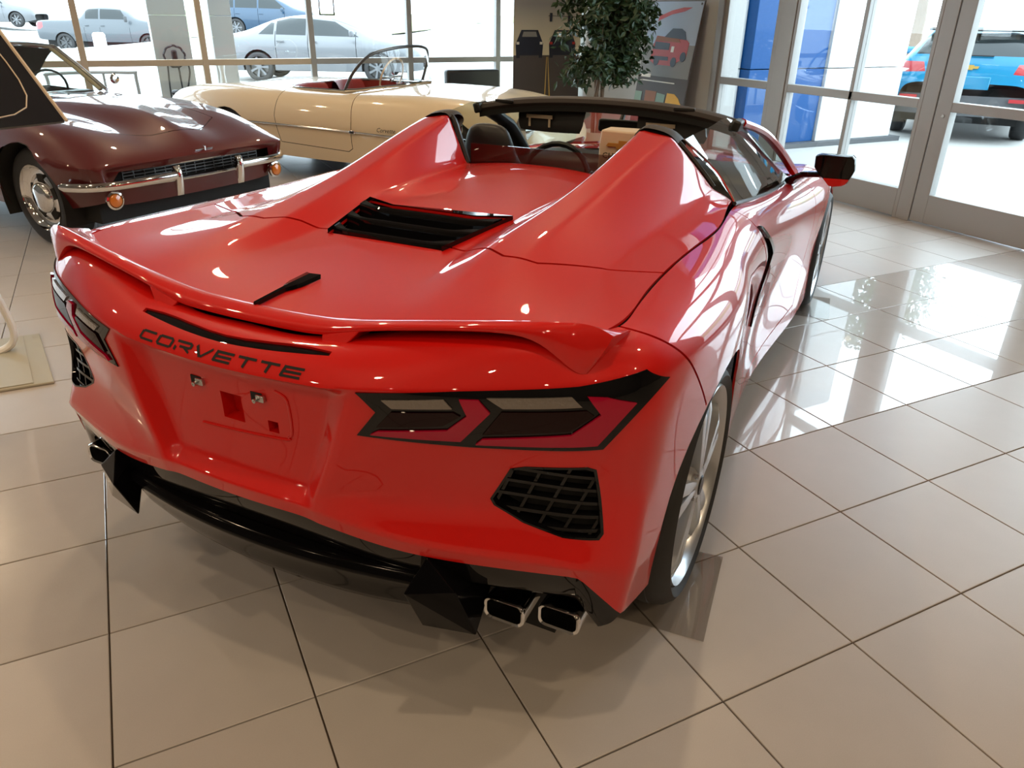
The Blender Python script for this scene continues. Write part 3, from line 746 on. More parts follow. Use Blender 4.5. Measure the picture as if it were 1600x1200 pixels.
# outer leg: the section drops down to the fascia
R_ += [[(.705, -.500, .950), (.705, -.545, .980), (.715, -.585, 1.003), (.705, -.607, .990), (.690, -.612, .945), (.690, -.585, .930), (.700, -.500, .938)],
       [(.762, -.468, .955), (.760, -.520, .975), (.758, -.571, 1.000), (.752, -.592, .965), (.735, -.603, .905), (.735, -.560, .900), (.755, -.470, .940)],
       [(.790, -.455, .955), (.794, -.510, .970), (.790, -.563, .981), (.780, -.575, .955), (.752, -.590, .905), (.755, -.550, .900), (.785, -.457, .940)]]
L_ = [[(-x, y, z) for x, y, z in r] for r in R_[:0:-1]]
sp = cage([r + [r[0]] for r in (L_ + R_)], {0: 1, len(L_ + R_) - 1: 1}, {2: .55, 4: .55, 0: .6, 7: .6, 6: .5}, sub=2)
bmesh.ops.remove_doubles(sp, verts=sp.verts, dist=1e-5); bmesh.ops.holes_fill(sp, edges=[e for e in sp.edges if len(e.link_faces) == 1], sides=0)
spo = obj('spoiler', sp, 'red', car, ang=55)
for s in (1, -1):
    b = MB(); b.prism([(s * .205, -.684, .914), (s * .30, -.676, .940), (s * .30, -.60, .930), (s * .205, -.60, .915)], [(s * .215, -.700, .898), (s * .265, -.695, .899), (s * .265, -.62, .895), (s * .215, -.62, .893)])
    obj('spoiler_mount', b, 'red', spo, bevel=.003)
# --- rear valance, diffuser, fins
VL = [[(0, -.793, .528), (0, -.775, .465), (0, -.752, .418), (0, -.66, .405)], [(.23, -.781, .518), (.23, -.765, .458), (.23, -.745, .413), (.23, -.65, .40)],
 [(.42, -.754, .486), (.42, -.742, .443), (.42, -.728, .407), (.42, -.64, .398)], [(.62, -.687, .468), (.62, -.675, .425), (.62, -.660, .388), (.62, -.57, .385)],
 [(.755, -.645, .468), (.745, -.633, .424), (.738, -.620, .386), (.738, -.53, .384)], [(.782, -.630, .460), (.775, -.620, .416), (.768, -.607, .376), (.768, -.52, .375)], [(.856, -.570, .346), (.842, -.578, .318), (.812, -.582, .298), (.80, -.50, .30)]]
cols = [[(-x, y, z) for x, y, z in c] for c in VL[:0:-1]] + VL
va = cage([[c[r] for c in cols] for r in range(4)], {1: .2, 2: .8}, {1: .6, 11: .6}, sub=2)
val = obj('rear_valance', va, 'black_gloss', car, ang=60)
DF = [(-.735, .420), (-.780, .410), (-.790, .390), (-.768, .352), (-.735, .268), (-.60, .25)]
xs_ = [-.46, -.30, -.15, 0, .15, .30, .46]
df = cage([[(x, y + .26 * x * x, z + (.010 if abs(x) > .4 and i in (3, 4) else 0) - (.0 if i < 3 else .0)) for x in xs_] for i, (y, z) in enumerate(DF)], {1: .8, 2: .8, 4: .8}, {}, sub=2)
dif = obj('diffuser', df, 'black_diffuser', car, ang=60)
for s in (1, -1):
    A, B_, C_, D_, E_, G_, H_ = [(s * x, y, z) for x, y, z in ((.455, -.660, .475), (.475, -.740, .478), (.445, -.788, .405), (.545, -.745, .415), (.580, -.715, .285), (.452, -.735, .275), (.565, -.60, .36))]
    b = MB().add([A, B_, C_, D_, E_, G_, H_], [(0, 1, 3), (1, 2, 3), (2, 4, 3), (2, 5, 4), (0, 2, 1), (0, 5, 2), (3, 4, 6), (0, 3, 6), (5, 6, 4), (0, 6, 5)])
    obj('diffuser_fin', b, 'black_diffuser', dif, sm=False, bevel=.003)
    # exhaust recess and tips
    b = MB(); b.grid([[(s * .56, -.66, .395), (s * .765, -.59, .39)], [(s * .56, -.52, .395), (s * .765, -.50, .39)], [(s * .56, -.50, .24), (s * .765, -.49, .24)]])
    obj('exhaust_recess', b, 'black_matte', car, sm=False)
    for cx, cy, cz in ((.618, -.660, .322), (.735, -.626, .322)):
        def rr(wd, ht, y, n=6):
            o = []
            for (sx, sz, a0) in ((1, 1, 0), (-1, 1, pi / 2), (-1, -1, pi), (1, -1, 1.5 * pi)):
                for k in range(n): a = a0 + pi / 2 * k / (n - 1); r = ht * .30; o.append((cx * s + sx * (wd / 2 - r) + r * cos(a), y + s * .14 * sx * wd / 2 * s * 0 , cz + sz * (ht / 2 - r) + r * sin(a)))
            return o
        rows_ = [rr(.092, .054, cy + .16), rr(.098, .060, cy + .012), rr(.098, .060, cy + .002), rr(.094, .056, cy - .001), rr(.084, .046, cy + .002), rr(.078, .040, cy + .03), rr(.076, .038, cy + .12)]
        b = MB().grid(rows_, close=True); e = obj('exhaust_tip', b, 'chrome', car, ang=40)
        b = MB().add(rr(.078, .040, cy + .09), [tuple(range(24))]); obj('exhaust_bore', b, 'black_matte', e, sm=False)
obj('underbody', MB().bx(-.68, .68, -.50, 3.5, .15, .40), 'black_matte', car, sm=False)
# --- hood
HB = [(2.24, .74, .815, .868), (2.5, .70, .802, .856), (2.72, .66, .790, .838), (3.0, .615, .745, .79), (3.2, .58, .70, .735), (3.42, .46, .62, .655), (3.56, .20, .575, .575)]
hd = []
for y, ex, ez, cz in HB:
    h = [(0, y, cz), (ex * .35, y, cz - (cz - ez) * .12), (ex * .7, y, ez + (cz - ez) * .35), (ex, y, ez)]
    hd.append([(-x, yy, z) for x, yy, z in h[:0:-1]] + h)
hood = obj('hood', cage(hd, {}, {}, 2), 'red', car)
for s in (1, -1):
    for q in (0, 1):
        x = s * (.40 + .10 * q); b = MB().box((x, 2.48, interp([(0, .866), (.26, .86), (.52, .838), (.74, .815)], abs(x))[0] - .001), (.085, .05, .012), Euler((-.08, s * .10, 0)).to_matrix()); obj('hood_vent', b, 'black_satin', hood, sm=False)
# --- cockpit
tub = MB(); fl_ = [(.66, .86), (.69, 1.3), (.70, 1.8), (.70, 2.2), (0, 2.3), (-.70, 2.2), (-.70, 1.8), (-.69, 1.3), (-.66, .86)]
tub.grid([[(x, y, .30) for x, y in fl_], [(x * 1.04, y, .78) for x, y in fl_]], close=True); tub.f.append(tuple(range(len(fl_))))
obj('cabin_tub', tub, 'black_matte', car)
obj('bulkhead', cage([[(x, .858 + d, z) for x in (-.64, -.3, 0, .3, .64)] for d, z in ((.0, .97), (.03, .93), (.05, .80), (.05, .40))], {}, {}, 1), 'black_satin', car)
for s in (1, -1):     # door inner panels and belt seals
    b = MB(); yz = [(.86, .945), (1.2, .888), (1.7, .835), (2.1, .810)]
    b.grid([[(s * .735, y, z) for y, z in yz], [(s * .66, y, z - .03) for y, z in yz], [(s * .64, y, z - .22) for y, z in yz], [(s * .66, y, .40) for y, z in yz]])
    obj('door_trim', b, 'black_satin', car)
    pth = smoothed([(s * .742, .78, .956), (s * .744, 1.2, .895), (s * .752, 1.7, .841), (s * .752, 2.12, .815)], 4)
    obj('window_seal', MB().tube(pth, .007, 6), 'black_satin', car)
    # side glass
    lo = smoothed([(s * .738, .80, .955), (s * .742, 1.2, .893), (s * .748, 1.7, .838), (s * .745, 2.10, .815)], 4)
    hi = smoothed([(s * .512, .915, 1.122), (s * .545, 1.15, 1.142), (s * .578, 1.50, 1.128), (s * .735, 2.06, .835)], 4)
    b = MB(); b.grid([[p for p in lo], [(p + q) / 2 + Vector((s * .018, 0, 0)) for p, q in zip(lo, hi)], [p for p in hi]])
    g = obj('side_window', b, 'car_glass', car)
    obj('glass_edge', MB().tube(smoothed([(s * .742, .80, .952), (s * .66, .845, 1.04), (s * .51, .93, 1.125)], 4), .004, 5), 'chrome' if s > 0 else 'black_satin', g)
    # buttress front seal and trim cap
    obj('buttress_seal', MB().tube(smoothed([(s * .306, .845, .985), (s * .345, .85, 1.08), (s * .378, .852, 1.150), (s * .44, .857, 1.150), (s * .50, .87, 1.128), (s * .59, .87, 1.045), (s * .65, .86, .985)], 4), .010, 6), 'black_satin', car)
    rows = []
    for x, y, z in ((.375, .846, 1.146), (.388, .848, 1.164), (.44, .85, 1.160), (.49, .856, 1.146), (.515, .862, 1.118)):
        rows.append([(s * x, y - .018, z + .004), (s * x, y + .03, z + .014), (s * x, y + .085, z + .002), (s * x, y + .10, z - .022), (s * x, y + .04, z - .05)])
    obj('buttress_cap', cage(rows, {}, {}, 2), 'brown_trim', car)
    # seats
    def seat_rows(k):
        out = []
        for z, hw, yb, th in ((.45, .24, 1.12, .16), (.62, .25, 1.10, .15), (.80, .235, 1.06, .13), (.90, .18, 1.035, .115), (.98, .125, 1.02, .10), (1.05, .105, 1.008, .085), (1.095, .09, 1.002, .06), (1.115, .05, 1.005, .03)):
            row = []
            for a in range(14):
                t = 2 * pi * a / 14; c, q = cos(t), sin(t)
                row.append((s * .30 + k * hw * (abs(c) ** .7) * (1 if c > 0 else -1), yb + th / 2 * (abs(q) ** .8) * (1 if q > 0 else -1), z))
            out.append(row)
        return out
    b = MB(); sr = seat_rows(1); b.grid(sr, close=True); b.f.append(tuple(len(b.v) - 14 + i for i in range(14)))
    seat = obj('seat', b, 'leather', car, sub=2)
    obj('seat_cushion', MB().bx(s * .30 - .24, s * .30 + .24, 1.12, 1.62, .38, .52), 'leather', seat, bevel=.04)
    pth = [(s * .30 - q * .242, 1.0 + .0 * q, z) for q in (0,) for z in (0,)]
    for q in (-1, 1):
        pth = smoothed([(s * .30 + q * .238, .995, .80), (s * .30 + q * .192, .975, .90), (s * .30 + q * .135, .968, .975)], 4)
        obj('seat_piping', MB().tube(pth, .004, 5), 'steel', seat)
# paper cover on the passenger seat
rows = []
for z, hw, yb, yf in ((.78, .115, .975, 1.12), (.90, .112, .965, 1.10), (1.0, .110, .955, 1.08), (1.08, .108, .950, 1.065), (1.132, .104, .955, 1.05)):
    rows.append([(.30 - hw, yf, z), (.30 - hw, yb, z), (.30, yb - .010, z), (.30 + hw, yb, z), (.30 + hw, yf, z), (.30, yf + .01, z)])
b = MB().grid(rows, close=True); b.f.append(tuple(len(b.v) - 6 + i for i in range(6)))
cov = obj('seat_cover', b, 'card_beige', car, bevel=.006)
bt = [(x * .8 - .0, z + .078) for x, z in ((.29, 1.012), (.34, 1.012), (.34, 1.022), (.40, 1.022), (.40, 1.012), (.45, 1.012), (.44, 1.0), (.39, 1.0), (.39, .992), (.33, .992), (.33, 1.0), (.28, 1.0))]
obj('bowtie_print', MB().prism([(x, .936, z) for x, z in bt], [(x, .952, z) for x, z in bt]), 'gold', cov, sm=False)
def text(name, body, size, m, parent, loc, rot, shear=0, space=1.0, extrude=.0006, align='CENTER', sx=1.0):
    cu = bpy.data.curves.new(name, 'FONT'); cu.body = body; cu.size = size; cu.shear = shear; cu.space_character = space; cu.extrude = extrude; cu.align_x = align; cu.resolution_u = 2
    t = bpy.data.objects.new('t', cu); COL.objects.link(t); bpy.context.view_layer.update()
    dg = bpy.context.evaluated_depsgraph_get(); me = bpy.data.meshes.new_from_object(t.evaluated_get(dg)); bpy.data.objects.remove(t)
    o = obj(name, me, m, parent, sm=False, fixn=False); o.location = loc; o.rotation_euler = rot; o.scale = (sx, 1, 1); return o
text('cover_print', 'CHEVROLET', .030, 'black_matte', cov, (.30, .941, 1.034), (pi / 2, 0, 0), space=1.1)
obj('center_console', cage([[(-.09, y, z - .03), (-.08, y, z), (.08, y, z), (.09, y, z - .03)] for y, z in ((.90, .93), (.98, .92), (1.1, .80), (1.4, .66), (1.8, .70), (2.0, .80))], {}, {}, 1), 'black_satin', car)
obj('dashboard', cage([[(x, y, z - .03 * (abs(x) > .6)) for x in (-.70, -.45, -.2, 0, .2, .45, .70)] for y, z in ((1.86, .58), (1.84, .76), (1.90, .845), (2.08, .865), (2.34, .84))], {}, {}, 2), 'black_satin', car)
sw = [(-.30 + .175 * cos(a), 1.70 + .05 * sin(a), .775 + .165 * sin(a)) for a in [2 * pi * k / 28 for k in range(28)]]
st_ = obj('steering_wheel', MB().tube(sw, .014, 8, closed=True), 'leather', car)
obj('wheel_hub', MB().box((-.30, 1.73, .77), (.16, .05, .11)), 'black_satin', st_, bevel=.02); obj('wheel_spoke', MB().box((-.30, 1.71, .77), (.34, .02, .03)), 'black_satin', st_, bevel=.006)
# --- windscreen frame
def hx(t): return Vector((.585 * t, 1.575 - .055 * t * t - .02 * t ** 4, 1.182 - .030 * t * t - .016 * t ** 4))
rows = []
for k in range(17):
    t = -1 + k / 8; p = hx(t); d = .004
    rows.append([p + Vector((0, dy, dz)) for dy, dz in ((-.055, -.022), (-.05, -.005), (-.01, .006), (.05, -.006), (.10, -.03), (.06, -.045), (.0, -.048), (-.045, -.042))])
hdr = cage([r + [r[0]] for r in rows], {}, {1: .5, 7: .4}, 1)
header = obj('windscreen_header', hdr, 'brown_trim', car)
b = MB()
for k in range(16):
    p, q = hx(-1 + k / 8), hx(-1 + (k + 1) / 8)
    b.add([p + Vector((0, -.050, -.012)), q + Vector((0, -.050, -.012)), q + Vector((0, -.046, -.060)), p + Vector((0, -.046, -.060))], [(0, 1, 2, 3)])
    b.add([p + Vector((0, -.046, -.060)), q + Vector((0, -.046, -.060)), q + Vector((0, .08, -.05)), p + Vector((0, .08, -.05))], [(0, 1, 2, 3)])
obj('header_liner', b, 'black_matte', header, weld=True)
for x in (-.47, .36): obj('roof_latch', MB().box(hx(x / .585) + Vector((0, -.052, -.006)), (.09, .012, .014)), 'black_satin', header, bevel=.003)
for s in (1, -1):
    e = hx(s)
    P = [e + Vector((s * .012, .02, -.012)), Vector((s * .652, 1.76, 1.062)), Vector((s * .707, 1.98, .958)), Vector((s * .757, 2.22, .828))]
    obj('pillar', MB().tube(smoothed(P, 5), .022, 8, flat=.8), 'red', header)
    P = [e + Vector((-s * .018, -.03, -.02)), Vector((s * .585, 1.70, 1.035)), Vector((s * .625, 1.92, .925)), Vector((s * .67, 2.12, .82))]
    obj('pillar_trim', MB().tube(smoothed(P, 5), [.036] * 6 + [.045] * 10, 10, flat=.8), 'black_satin', header)
    obj('header_end', MB().box(e + Vector((s * .005, -.025, -.018)), (.035, .09, .045), Euler((0, s * .3, 0)).to_matrix()), 'black_satin', header, bevel=.008)
    # visors
    x0, x1 = (-.44, -.11) if s < 0 else (.14, .46)
    rows = [[(x, 1.56 + .01 * (1 if 0 < i < 4 else 0), z) for i, x in enumerate((x0, x0 + .02, (x0 + x1) / 2, x1 - .02, x1))] for z in (1.115, 1.06, 1.03)]
    rows = [[(x0 + .00, 1.575, 1.115), ((x0 + x1) / 2, 1.575, 1.12), (x1, 1.575, 1.115)], [(x0, 1.565, 1.05), ((x0 + x1) / 2, 1.565, 1.05), (x1, 1.565, 1.05)], [(x0 + .02, 1.56, 1.018), ((x0 + x1) / 2, 1.56, 1.012), (x1 - .02, 1.56, 1.018)], [(x0 + .02, 1.58, 1.018), ((x0 + x1) / 2, 1.58, 1.012), (x1 - .02, 1.58, 1.018)], [(x0, 1.59, 1.115), ((x0 + x1) / 2, 1.59, 1.12), (x1, 1.59, 1.115)]]
    vz = obj('sun_visor', cage(rows, {}, {}, 1), 'black_satin', header)
    b = MB(); cx = (x0 + x1) / 2 - .05
    b.box((cx, 1.553, 1.085), (.13, .004, .016)); b.box((cx - .05, 1.556, 1.06), (.010, .004, .04)); b.box((cx + .05, 1.556, 1.06), (.010, .004, .04))
    obj('visor_label', b, 'card_beige', vz, sm=False)
m_ = obj('rear_view_mirror', MB().bx(-.075, .125, 1.655, 1.69, 1.025, 1.082), 'black_satin', header, bevel=.012)
obj('mirror_stem', MB().tube([(.02, 1.70, 1.06), (.02, 1.74, 1.10)], .012, 8), 'black_satin', m_)
# windscreen
rows = []
for k in range(5):
    f_ = k / 4; r = []
    for j in range(13):
        t = -1 + j / 6; a = hx(t) + Vector((0, .09, -.02)); c = Vector((.735 * t, 2.42 - .20 * t * t, .862 - .03 * t * t)); r.append(a.lerp(c, f_) + Vector((0, 0, .03 * sin(pi * f_))))
    rows.append(r)
obj('windscreen', MB().grid(rows), 'car_glass', car)
obj('wind_deflector', MB().bx(-.295, .295, .848, .853, .975, 1.06), 'wind_glass', car, sm=False)
# --- door mirrors
for s in (1, -1):
    OUT = [(.884, .984), (.90, .992), (1.030, .995), (1.042, .985), (1.050, .938), (1.028, .882), (1.010, .874), (.975, .868), (.955, .872), (.905, .915), (.886, .940)]
    f0 = [(s * x, 1.735, z) for x, z in OUT]; cx, cz = .965, .935
    def scl(k, y): return [(s * (cx + (x - cx) * k), y, cz + (z - cz) * k) for x, z in OUT]
    b = MB().grid([scl(.93, 1.742), scl(.97, 1.735), scl(1, 1.745), scl(.98, 1.80), scl(.80, 1.845), scl(.4, 1.865)], close=True); n_ = len(OUT); b.f.append(tuple(len(b.v) - n_ + i for i in range(n_)))
    mi = obj('door_mirror', b, 'black_gloss', car, ang=40)
    b = MB().add(scl(.93, 1.744), [tuple(range(n_))]); mg = obj('mirror_glass', b, 'black_gloss', mi, sm=False)
    b = MB().prism([(s * x, 1.730, z) for x, z in ((.93, .898), (1.033, .900), (1.022, .880), (1.008, .872), (.975, .866), (.955, .870))], [(s * x, 1.76, z) for x, z in ((.93, .898), (1.033, .900), (1.022, .880), (1.008, .872), (.975, .866), (.955, .870))])
    obj('mirror_base', b, 'red', mi, bevel=.003)
    b = MB().tube([(s * .78, 1.93, .840), (s * .84, 1.86, .885), (s * .90, 1.80, .900), (s * .94, 1.79, .905)], [.032, .026, .022, .022], 8, flat=.6); obj('mirror_arm', b, 'black_gloss', mi)
# --- floor mats under the tyres
def W(p): c_, s_ = cos(CART), sin(CART); return (CARX + c_ * p[0] - s_ * p[1], CARY + s_ * p[0] + c_ * p[1], p[2])
for nm, x, y, lab in (('right rear', .79, -.03, 'clear plastic mat under the near right rear tyre of the red car'), ('right front', .84, 2.70, 'clear plastic mat under the front tyre nearest the glass doors'), ('left rear', -.80, -.03, 'clear plastic mat under the left rear tyre of the red car'), ('left front', -.84, 2.70, 'clear plastic mat under the far left front tyre of the red car')):
    o = obj('tyre_mat', MB().bx(-.19, .19, -.19, .19, 0, .003), 'clear_plastic', sm=False, loc=W((x, y, .0005)), rot=(0, 0, CART + .08)); tag(o, lab, 'mat', 'clear mats under the red car')
for o in [q for q in bpy.data.objects if q.name.startswith('tyre') and q.parent is car]: o.location.z += .0070
# ================================================================== OTHER CARS: lofted shells
def loft(st, sub=2, crow={}, ccol={}):
    rows = []
    for h in st: rows.append([(-x, y, z) for x, y, z in h[:0:-1]] + list(h))
    bm = cage(rows, crow, ccol, sub); bm.normal_update()
    if sum(f.normal.z * f.calc_area() for f in bm.faces) < 0: bmesh.ops.reverse_faces(bm, faces=bm.faces); bm.normal_update()
    return bm
def stn(y, *p): return [(x, y, z) for x, z in p]
def simple_wheel(parent, x, y, r, wd, rr, s, style, zc=None, metal='alloy', n=7):
    h = wd / 2
    b = MB().lathe([(rr, -h * .8), (rr + .01, -h * .95), (r * .6 + rr * .4, -h), (r - .02, -h * .9), (r, -h * .6), (r, h * .6), (r - .02, h * .9), (r * .6 + rr * .4, h), (rr + .01, h * .95), (rr, h * .8)], axis='x', seg=36)
    t = obj('tyre', b, 'rubber', parent, ang=50); t.location = (x, y, r if zc is None else zc)
    fx = s * h
    if style == 'rally':
        pr = [(rr + .008, fx * .98), (rr, fx * .80), (rr - .02, fx * .55), (rr * .72, fx * .50), (rr * .62, fx * .62), (rr * .56, fx * .60), (rr * .50, fx * .58), (rr * .46, fx * .92), (rr * .36, fx * 1.0), (.001, fx * 1.04)]
        w_ = obj('rim', MB().lathe(pr, axis='x', seg=36), 'chrome', t, ang=60)
        for k in range(5):
            a = 2 * pi * k / 5 + .3; b = MB().box((fx * .58, rr * .60 * cos(a), rr * .60 * sin(a)), (.012, .05, .075), Matrix.Rotation(a, 3, 'X')); obj('rim_slot', b, 'black_matte', t, sm=False)
    elif style == 'cap':
        obj('hub_cap', MB().lathe([(rr + .008, fx * .95), (rr * .9, fx * .85), (rr * .7, fx * .95), (rr * .3, fx * 1.0), (.001, fx * 1.06)], axis='x', seg=28), 'chrome', t, ang=60)
    else:
        obj('rim', MB().lathe([(rr + .006, fx * .92), (rr - .006, fx * .8), (rr - .02, fx * .2), (.05, fx * .1)], axis='x', seg=28), 'dark_metal', t, ang=50)
        for k in range(n):
            a = 2 * pi * k / n; m_ = MB(); f = []
            for rad, w2, q in ((.03, .02, .80), (rr * .6, .022, .78), (rr, .03, .80)):
                f.append([(fx * q, rad * cos(a) - w2 * sin(a), rad * sin(a) + w2 * cos(a)), (fx * q, rad * cos(a) + w2 * sin(a), rad * sin(a) - w2 * cos(a))])
            obj('spoke', m_.grid(f), metal, t, sm=False, fixn=False)
        obj('hub', MB().lathe([(.06, fx * .6), (.055, fx * .82), (.001, fx * .84)], axis='x', seg=16), metal, t)
    return t
# ---------------------------------------------------------------- maroon roadster (front axle at the origin, +y forward)
mar = empty('classic_coupe', (-1.404, 5.53, 0), radians(-147.9))
tag(mar, 'dark maroon classic sports car with chrome bumperettes and black soft top, facing us at left', 'car')
MS = [
 stn(-3.3, (0, .70), (.30, .70), (.50, .70), (.66, .69), (.76, .64), (.80, .56), (.78, .42), (.72, .32)),
 stn(-2.9, (0, .84), (.30, .83), (.50, .83), (.68, .84), (.80, .76), (.86, .62), (.84, .42), (.78, .27)),
 stn(-2.4, (0, .87), (.30, .86), (.50, .85), (.68, .87), (.81, .79), (.87, .64), (.85, .42), (.80, .25)),
 stn(-1.7, (0, .86), (.28, .86), (.48, .85), (.66, .85), (.78, .78), (.85, .64), (.83, .42), (.80, .24)),
 stn(-1.3, (0, .865), (.26, .86), (.44, .845), (.66, .855), (.79, .80), (.865, .65), (.84, .42), (.80, .24)),
 stn(-.8, (0, .905), (.24, .885), (.38, .835), (.63, .865), (.79, .82), (.875, .65), (.85, .42), (.80, .25)),
 stn(-.4, (0, .91), (.20, .885), (.34, .815), (.61, .865), (.785, .825), (.885, .65), (.86, .42), (.81, .25)),
 stn(0, (0, .88), (.16, .85), (.32, .785), (.59, .845), (.775, .81), (.89, .645), (.865, .43), (.82, .26)),
 stn(.30, (0, .815), (.10, .79), (.30, .745), (.57, .79), (.76, .755), (.885, .625), (.86, .45), (.81, .30)),
 stn(.52, (0, .735), (.08, .72), (.28, .695), (.54, .715), (.73, .685), (.855, .605), (.83, .47), (.77, .34)),
 stn(.68, (0, .66), (.08, .655), (.27, .645), (.50, .645), (.68, .63), (.79, .595), (.77, .50), (.70, .38)),
 [(0, .755, .605), (.10, .752, .604), (.27, .748, .602), (.48, .735, .600), (.63, .715, .597), (.735, .69, .590), (.72, .68, .52), (.66, .66, .40)],
 [(0, .735, .575), (.10, .732, .575), (.27, .728, .573), (.48, .715, .57), (.62, .695, .566), (.71, .67, .560), (.70, .66, .51), (.645, .645, .40)],
 [(0, .70, .52), (.10, .697, .52), (.27, .693, .518), (.48, .68, .515), (.61, .665, .51), (.69, .645, .50), (.68, .64, .47), (.635, .63, .40)],
 [(0, .69, .44), (.10, .688, .44), (.27, .684, .44), (.48, .67, .44), (.60, .655, .435), (.67, .64, .43), (.66, .635, .42), (.625, .625, .395)],
 [(0, .66, .33), (.10, .658, .33), (.27, .655, .33), (.48, .645, .33), (.59, .635, .335), (.65, .625, .34), (.64, .62, .35), (.615, .615, .36)]]
mc = {}
mb_ = loft(MS, 2, {11: .8, 12: .5}, {7 - 2: .35, 7 + 2: .35, 7 - 5: .5, 7 + 5: .5, 7 - 1: .5, 7 + 1: .5})
for s in (1, -1):
    sd = lambda c, s=s: c.x * s > .4
    for cy, r in ((0, .37), (-2.49, .37)): cut(mb_, circ(cy, .335, r, 28), (1, 2), sd)
HOLE = [(-.62, -2.15), (.62, -2.15), (.64, -1.42), (-.64, -1.42)]
cut(mb_, HOLE, (0, 1), lambda c: c.z > .7)
for s in (1, -1): slit(mb_, [(s * .50, -1.22), (s * .46, .30), (s * .20, .47), (0, .50)], (0, 1), .006, lambda c: c.z > .6)
slit(mb_, [(-1.35, .9), (-1.30, .3)], (1, 2), .006)
GR = [(-.61, .455), (.61, .455), (.65, .50), (.62, .558), (-.62, .558), (-.65, .50)]
cut(mb_, GR, (0, 2), lambda c: c.y > .55)
body = obj('body', mb_, 'maroon', mar, fixn=False, ang=55)
inn = MB().bx(-.72, .72, -3.0, .55, .22, .60); obj('underbody', inn, 'black_matte', mar, sm=False)
# grille
g = obj('grille', MB().bx(-.66, .66, .565, .575, .43, .57), 'black_matte', mar, sm=False)
for k in range(4): obj('grille_bar', MB().bx(-.56, .56, .62, .628, .468 + .021 * k, .474 + .021 * k), 'dark_metal', g, sm=False)
for k in range(15): obj('grille_upright', MB().bx(-.56 + .08 * k - .003, -.56 + .08 * k + .003, .618, .626, .455, .55), 'dark_metal', g, sm=False)
arc = lambda z, y0, hw, dz=0: [(hw * t, y0 - .075 * t * t, z + dz * t * t) for t in [k / 8 - 1 for k in range(17)]]
obj('grille_surround', MB().tube(arc(.562, .722, .63), .007, 6), 'chrome', g); obj('grille_surround', MB().tube(arc(.448, .705, .60), .009, 6), 'chrome', g)
for s in (1, -1):
    # bumper half: blade with an upright overrider
    P = smoothed([(s * .26, .785, .495), (s * .50, .762, .488), (s * .70, .705, .482), (s * .82, .60, .478), (s * .885, .44, .475)], 4)
    bu = obj('bumper', MB().tube(P, [.020] * (len(P) - 1) + [.010], 10, flat=1.4), 'chrome', mar)
    bm_ = cage([[(s * (.26 + dx), .775 + dy * k2, z) for dx, dy in ((-.028, 0), (-.022, .03), (.022, .03), (.028, 0), (.02, -.03), (-.02, -.03))] + [(s * (.26 - .028), .775, z)] for z, k2 in ((.555, .3), (.54, 1.1), (.50, 1.5), (.43, 1.2), (.38, .7), (.36, .2))], {}, {}, 2)
    obj('overrider', bm_, 'chrome', bu)
    # turn signal
    ts = obj('turn_signal', MB().lathe([(.058, .665), (.060, .685), (.048, .69), (.046, .68)], (s * .68, 0, .385), 'y', 24), 'chrome', mar)
    obj('signal_lens', MB().lathe([(.048, .675), (.040, .695), (.020, .705), (.001, .707)], (s * .68, 0, .385), 'y', 24), 'amber', ts)
    for y, zc in ((0, .335), (-2.49, .335)): simple_wheel(mar, s * .70, y, .335, .20, .215, s, 'rally')
    for cy in (0, -2.49):
        rr_ = [[(s * .85, cy + .375 * cos(a), .335 + .375 * sin(a)), (s * .45, cy + .375 * cos(a), .335 + .375 * sin(a))] for a in [-.4 + (pi + .8) * k / 16 for k in range(17)]]
        obj('wheel_liner', MB().grid(rr_), 'black_matte', mar)
    # chrome windscreen pillars with beige linings
    obj('windscreen_pillar', MB().tube([(s * .655, -1.30, .86), (s * .60, -1.55, 1.04), (s * .53, -1.74, 1.19)], .020, 8, flat=.7), 'chrome', mar)
    obj('pillar_lining', MB().tube([(s * .62, -1.33, .86), (s * .565, -1.57, 1.04), (s * .50, -1.75, 1.18)], .022, 6, flat=.7), 'card_beige', mar)
    obj('side_mirror', MB().lathe([(.001, -.02), (.035, -.015), (.045, .01), (.03, .03), (.001, .035)], (s * .84, -1.45, .93), 'y', 16), 'chrome', mar)
    obj('seat', cage([[(s * .33 + hw * t, y + .04 * (1 - t * t), z) for t in (-1, -.5, 0, .5, 1)] for y, z, hw in ((-1.75, .50, .22), (-2.02, .55, .23), (-2.12, .85, .22), (-2.10, .97, .15), (-2.20, .9, .2))], {}, {}, 2), 'leather', mar)
obj('windscreen_header', MB().tube(smoothed([(-.53, -1.74, 1.19), (0, -1.70, 1.225), (.53, -1.74, 1.19)], 6), .018, 8), 'chrome', mar)
rows = []
for f_ in (0, .5, 1):
    rows.append([Vector((.65 * t, -1.30 + .06 * (1 - t * t), .86)).lerp(Vector((.53 * t, -1.74 + .04 * (1 - t * t), 1.19 + .035 * (1 - t * t))), f_) for t in [k / 5 - 1 for k in range(11)]])
obj('windscreen', MB().grid(rows), 'car_glass', mar)
top = loft([stn(-1.72, (0, 1.24), (.30, 1.235), (.50, 1.21), (.545, 1.19)), stn(-2.0, (0, 1.27), (.32, 1.26), (.53, 1.21), (.60, 1.12)), stn(-2.3, (0, 1.22), (.34, 1.20), (.56, 1.10), (.66, .95)), stn(-2.6, (0, 1.02), (.36, 1.0), (.58, .93), (.70, .85)), stn(-2.72, (0, .87), (.36, .86), (.58, .85), (.68, .82))], 2)
obj('soft_top', top, 'black_satin', mar)
obj('dashboard', MB().bx(-.60, .60, -1.52, -1.36, .62, .86), 'black_satin', mar, bevel=.03)
obj('cabin_floor', MB().bx(-.62, .62, -2.3, -1.3, .3, .5), 'black_matte', mar, sm=False)
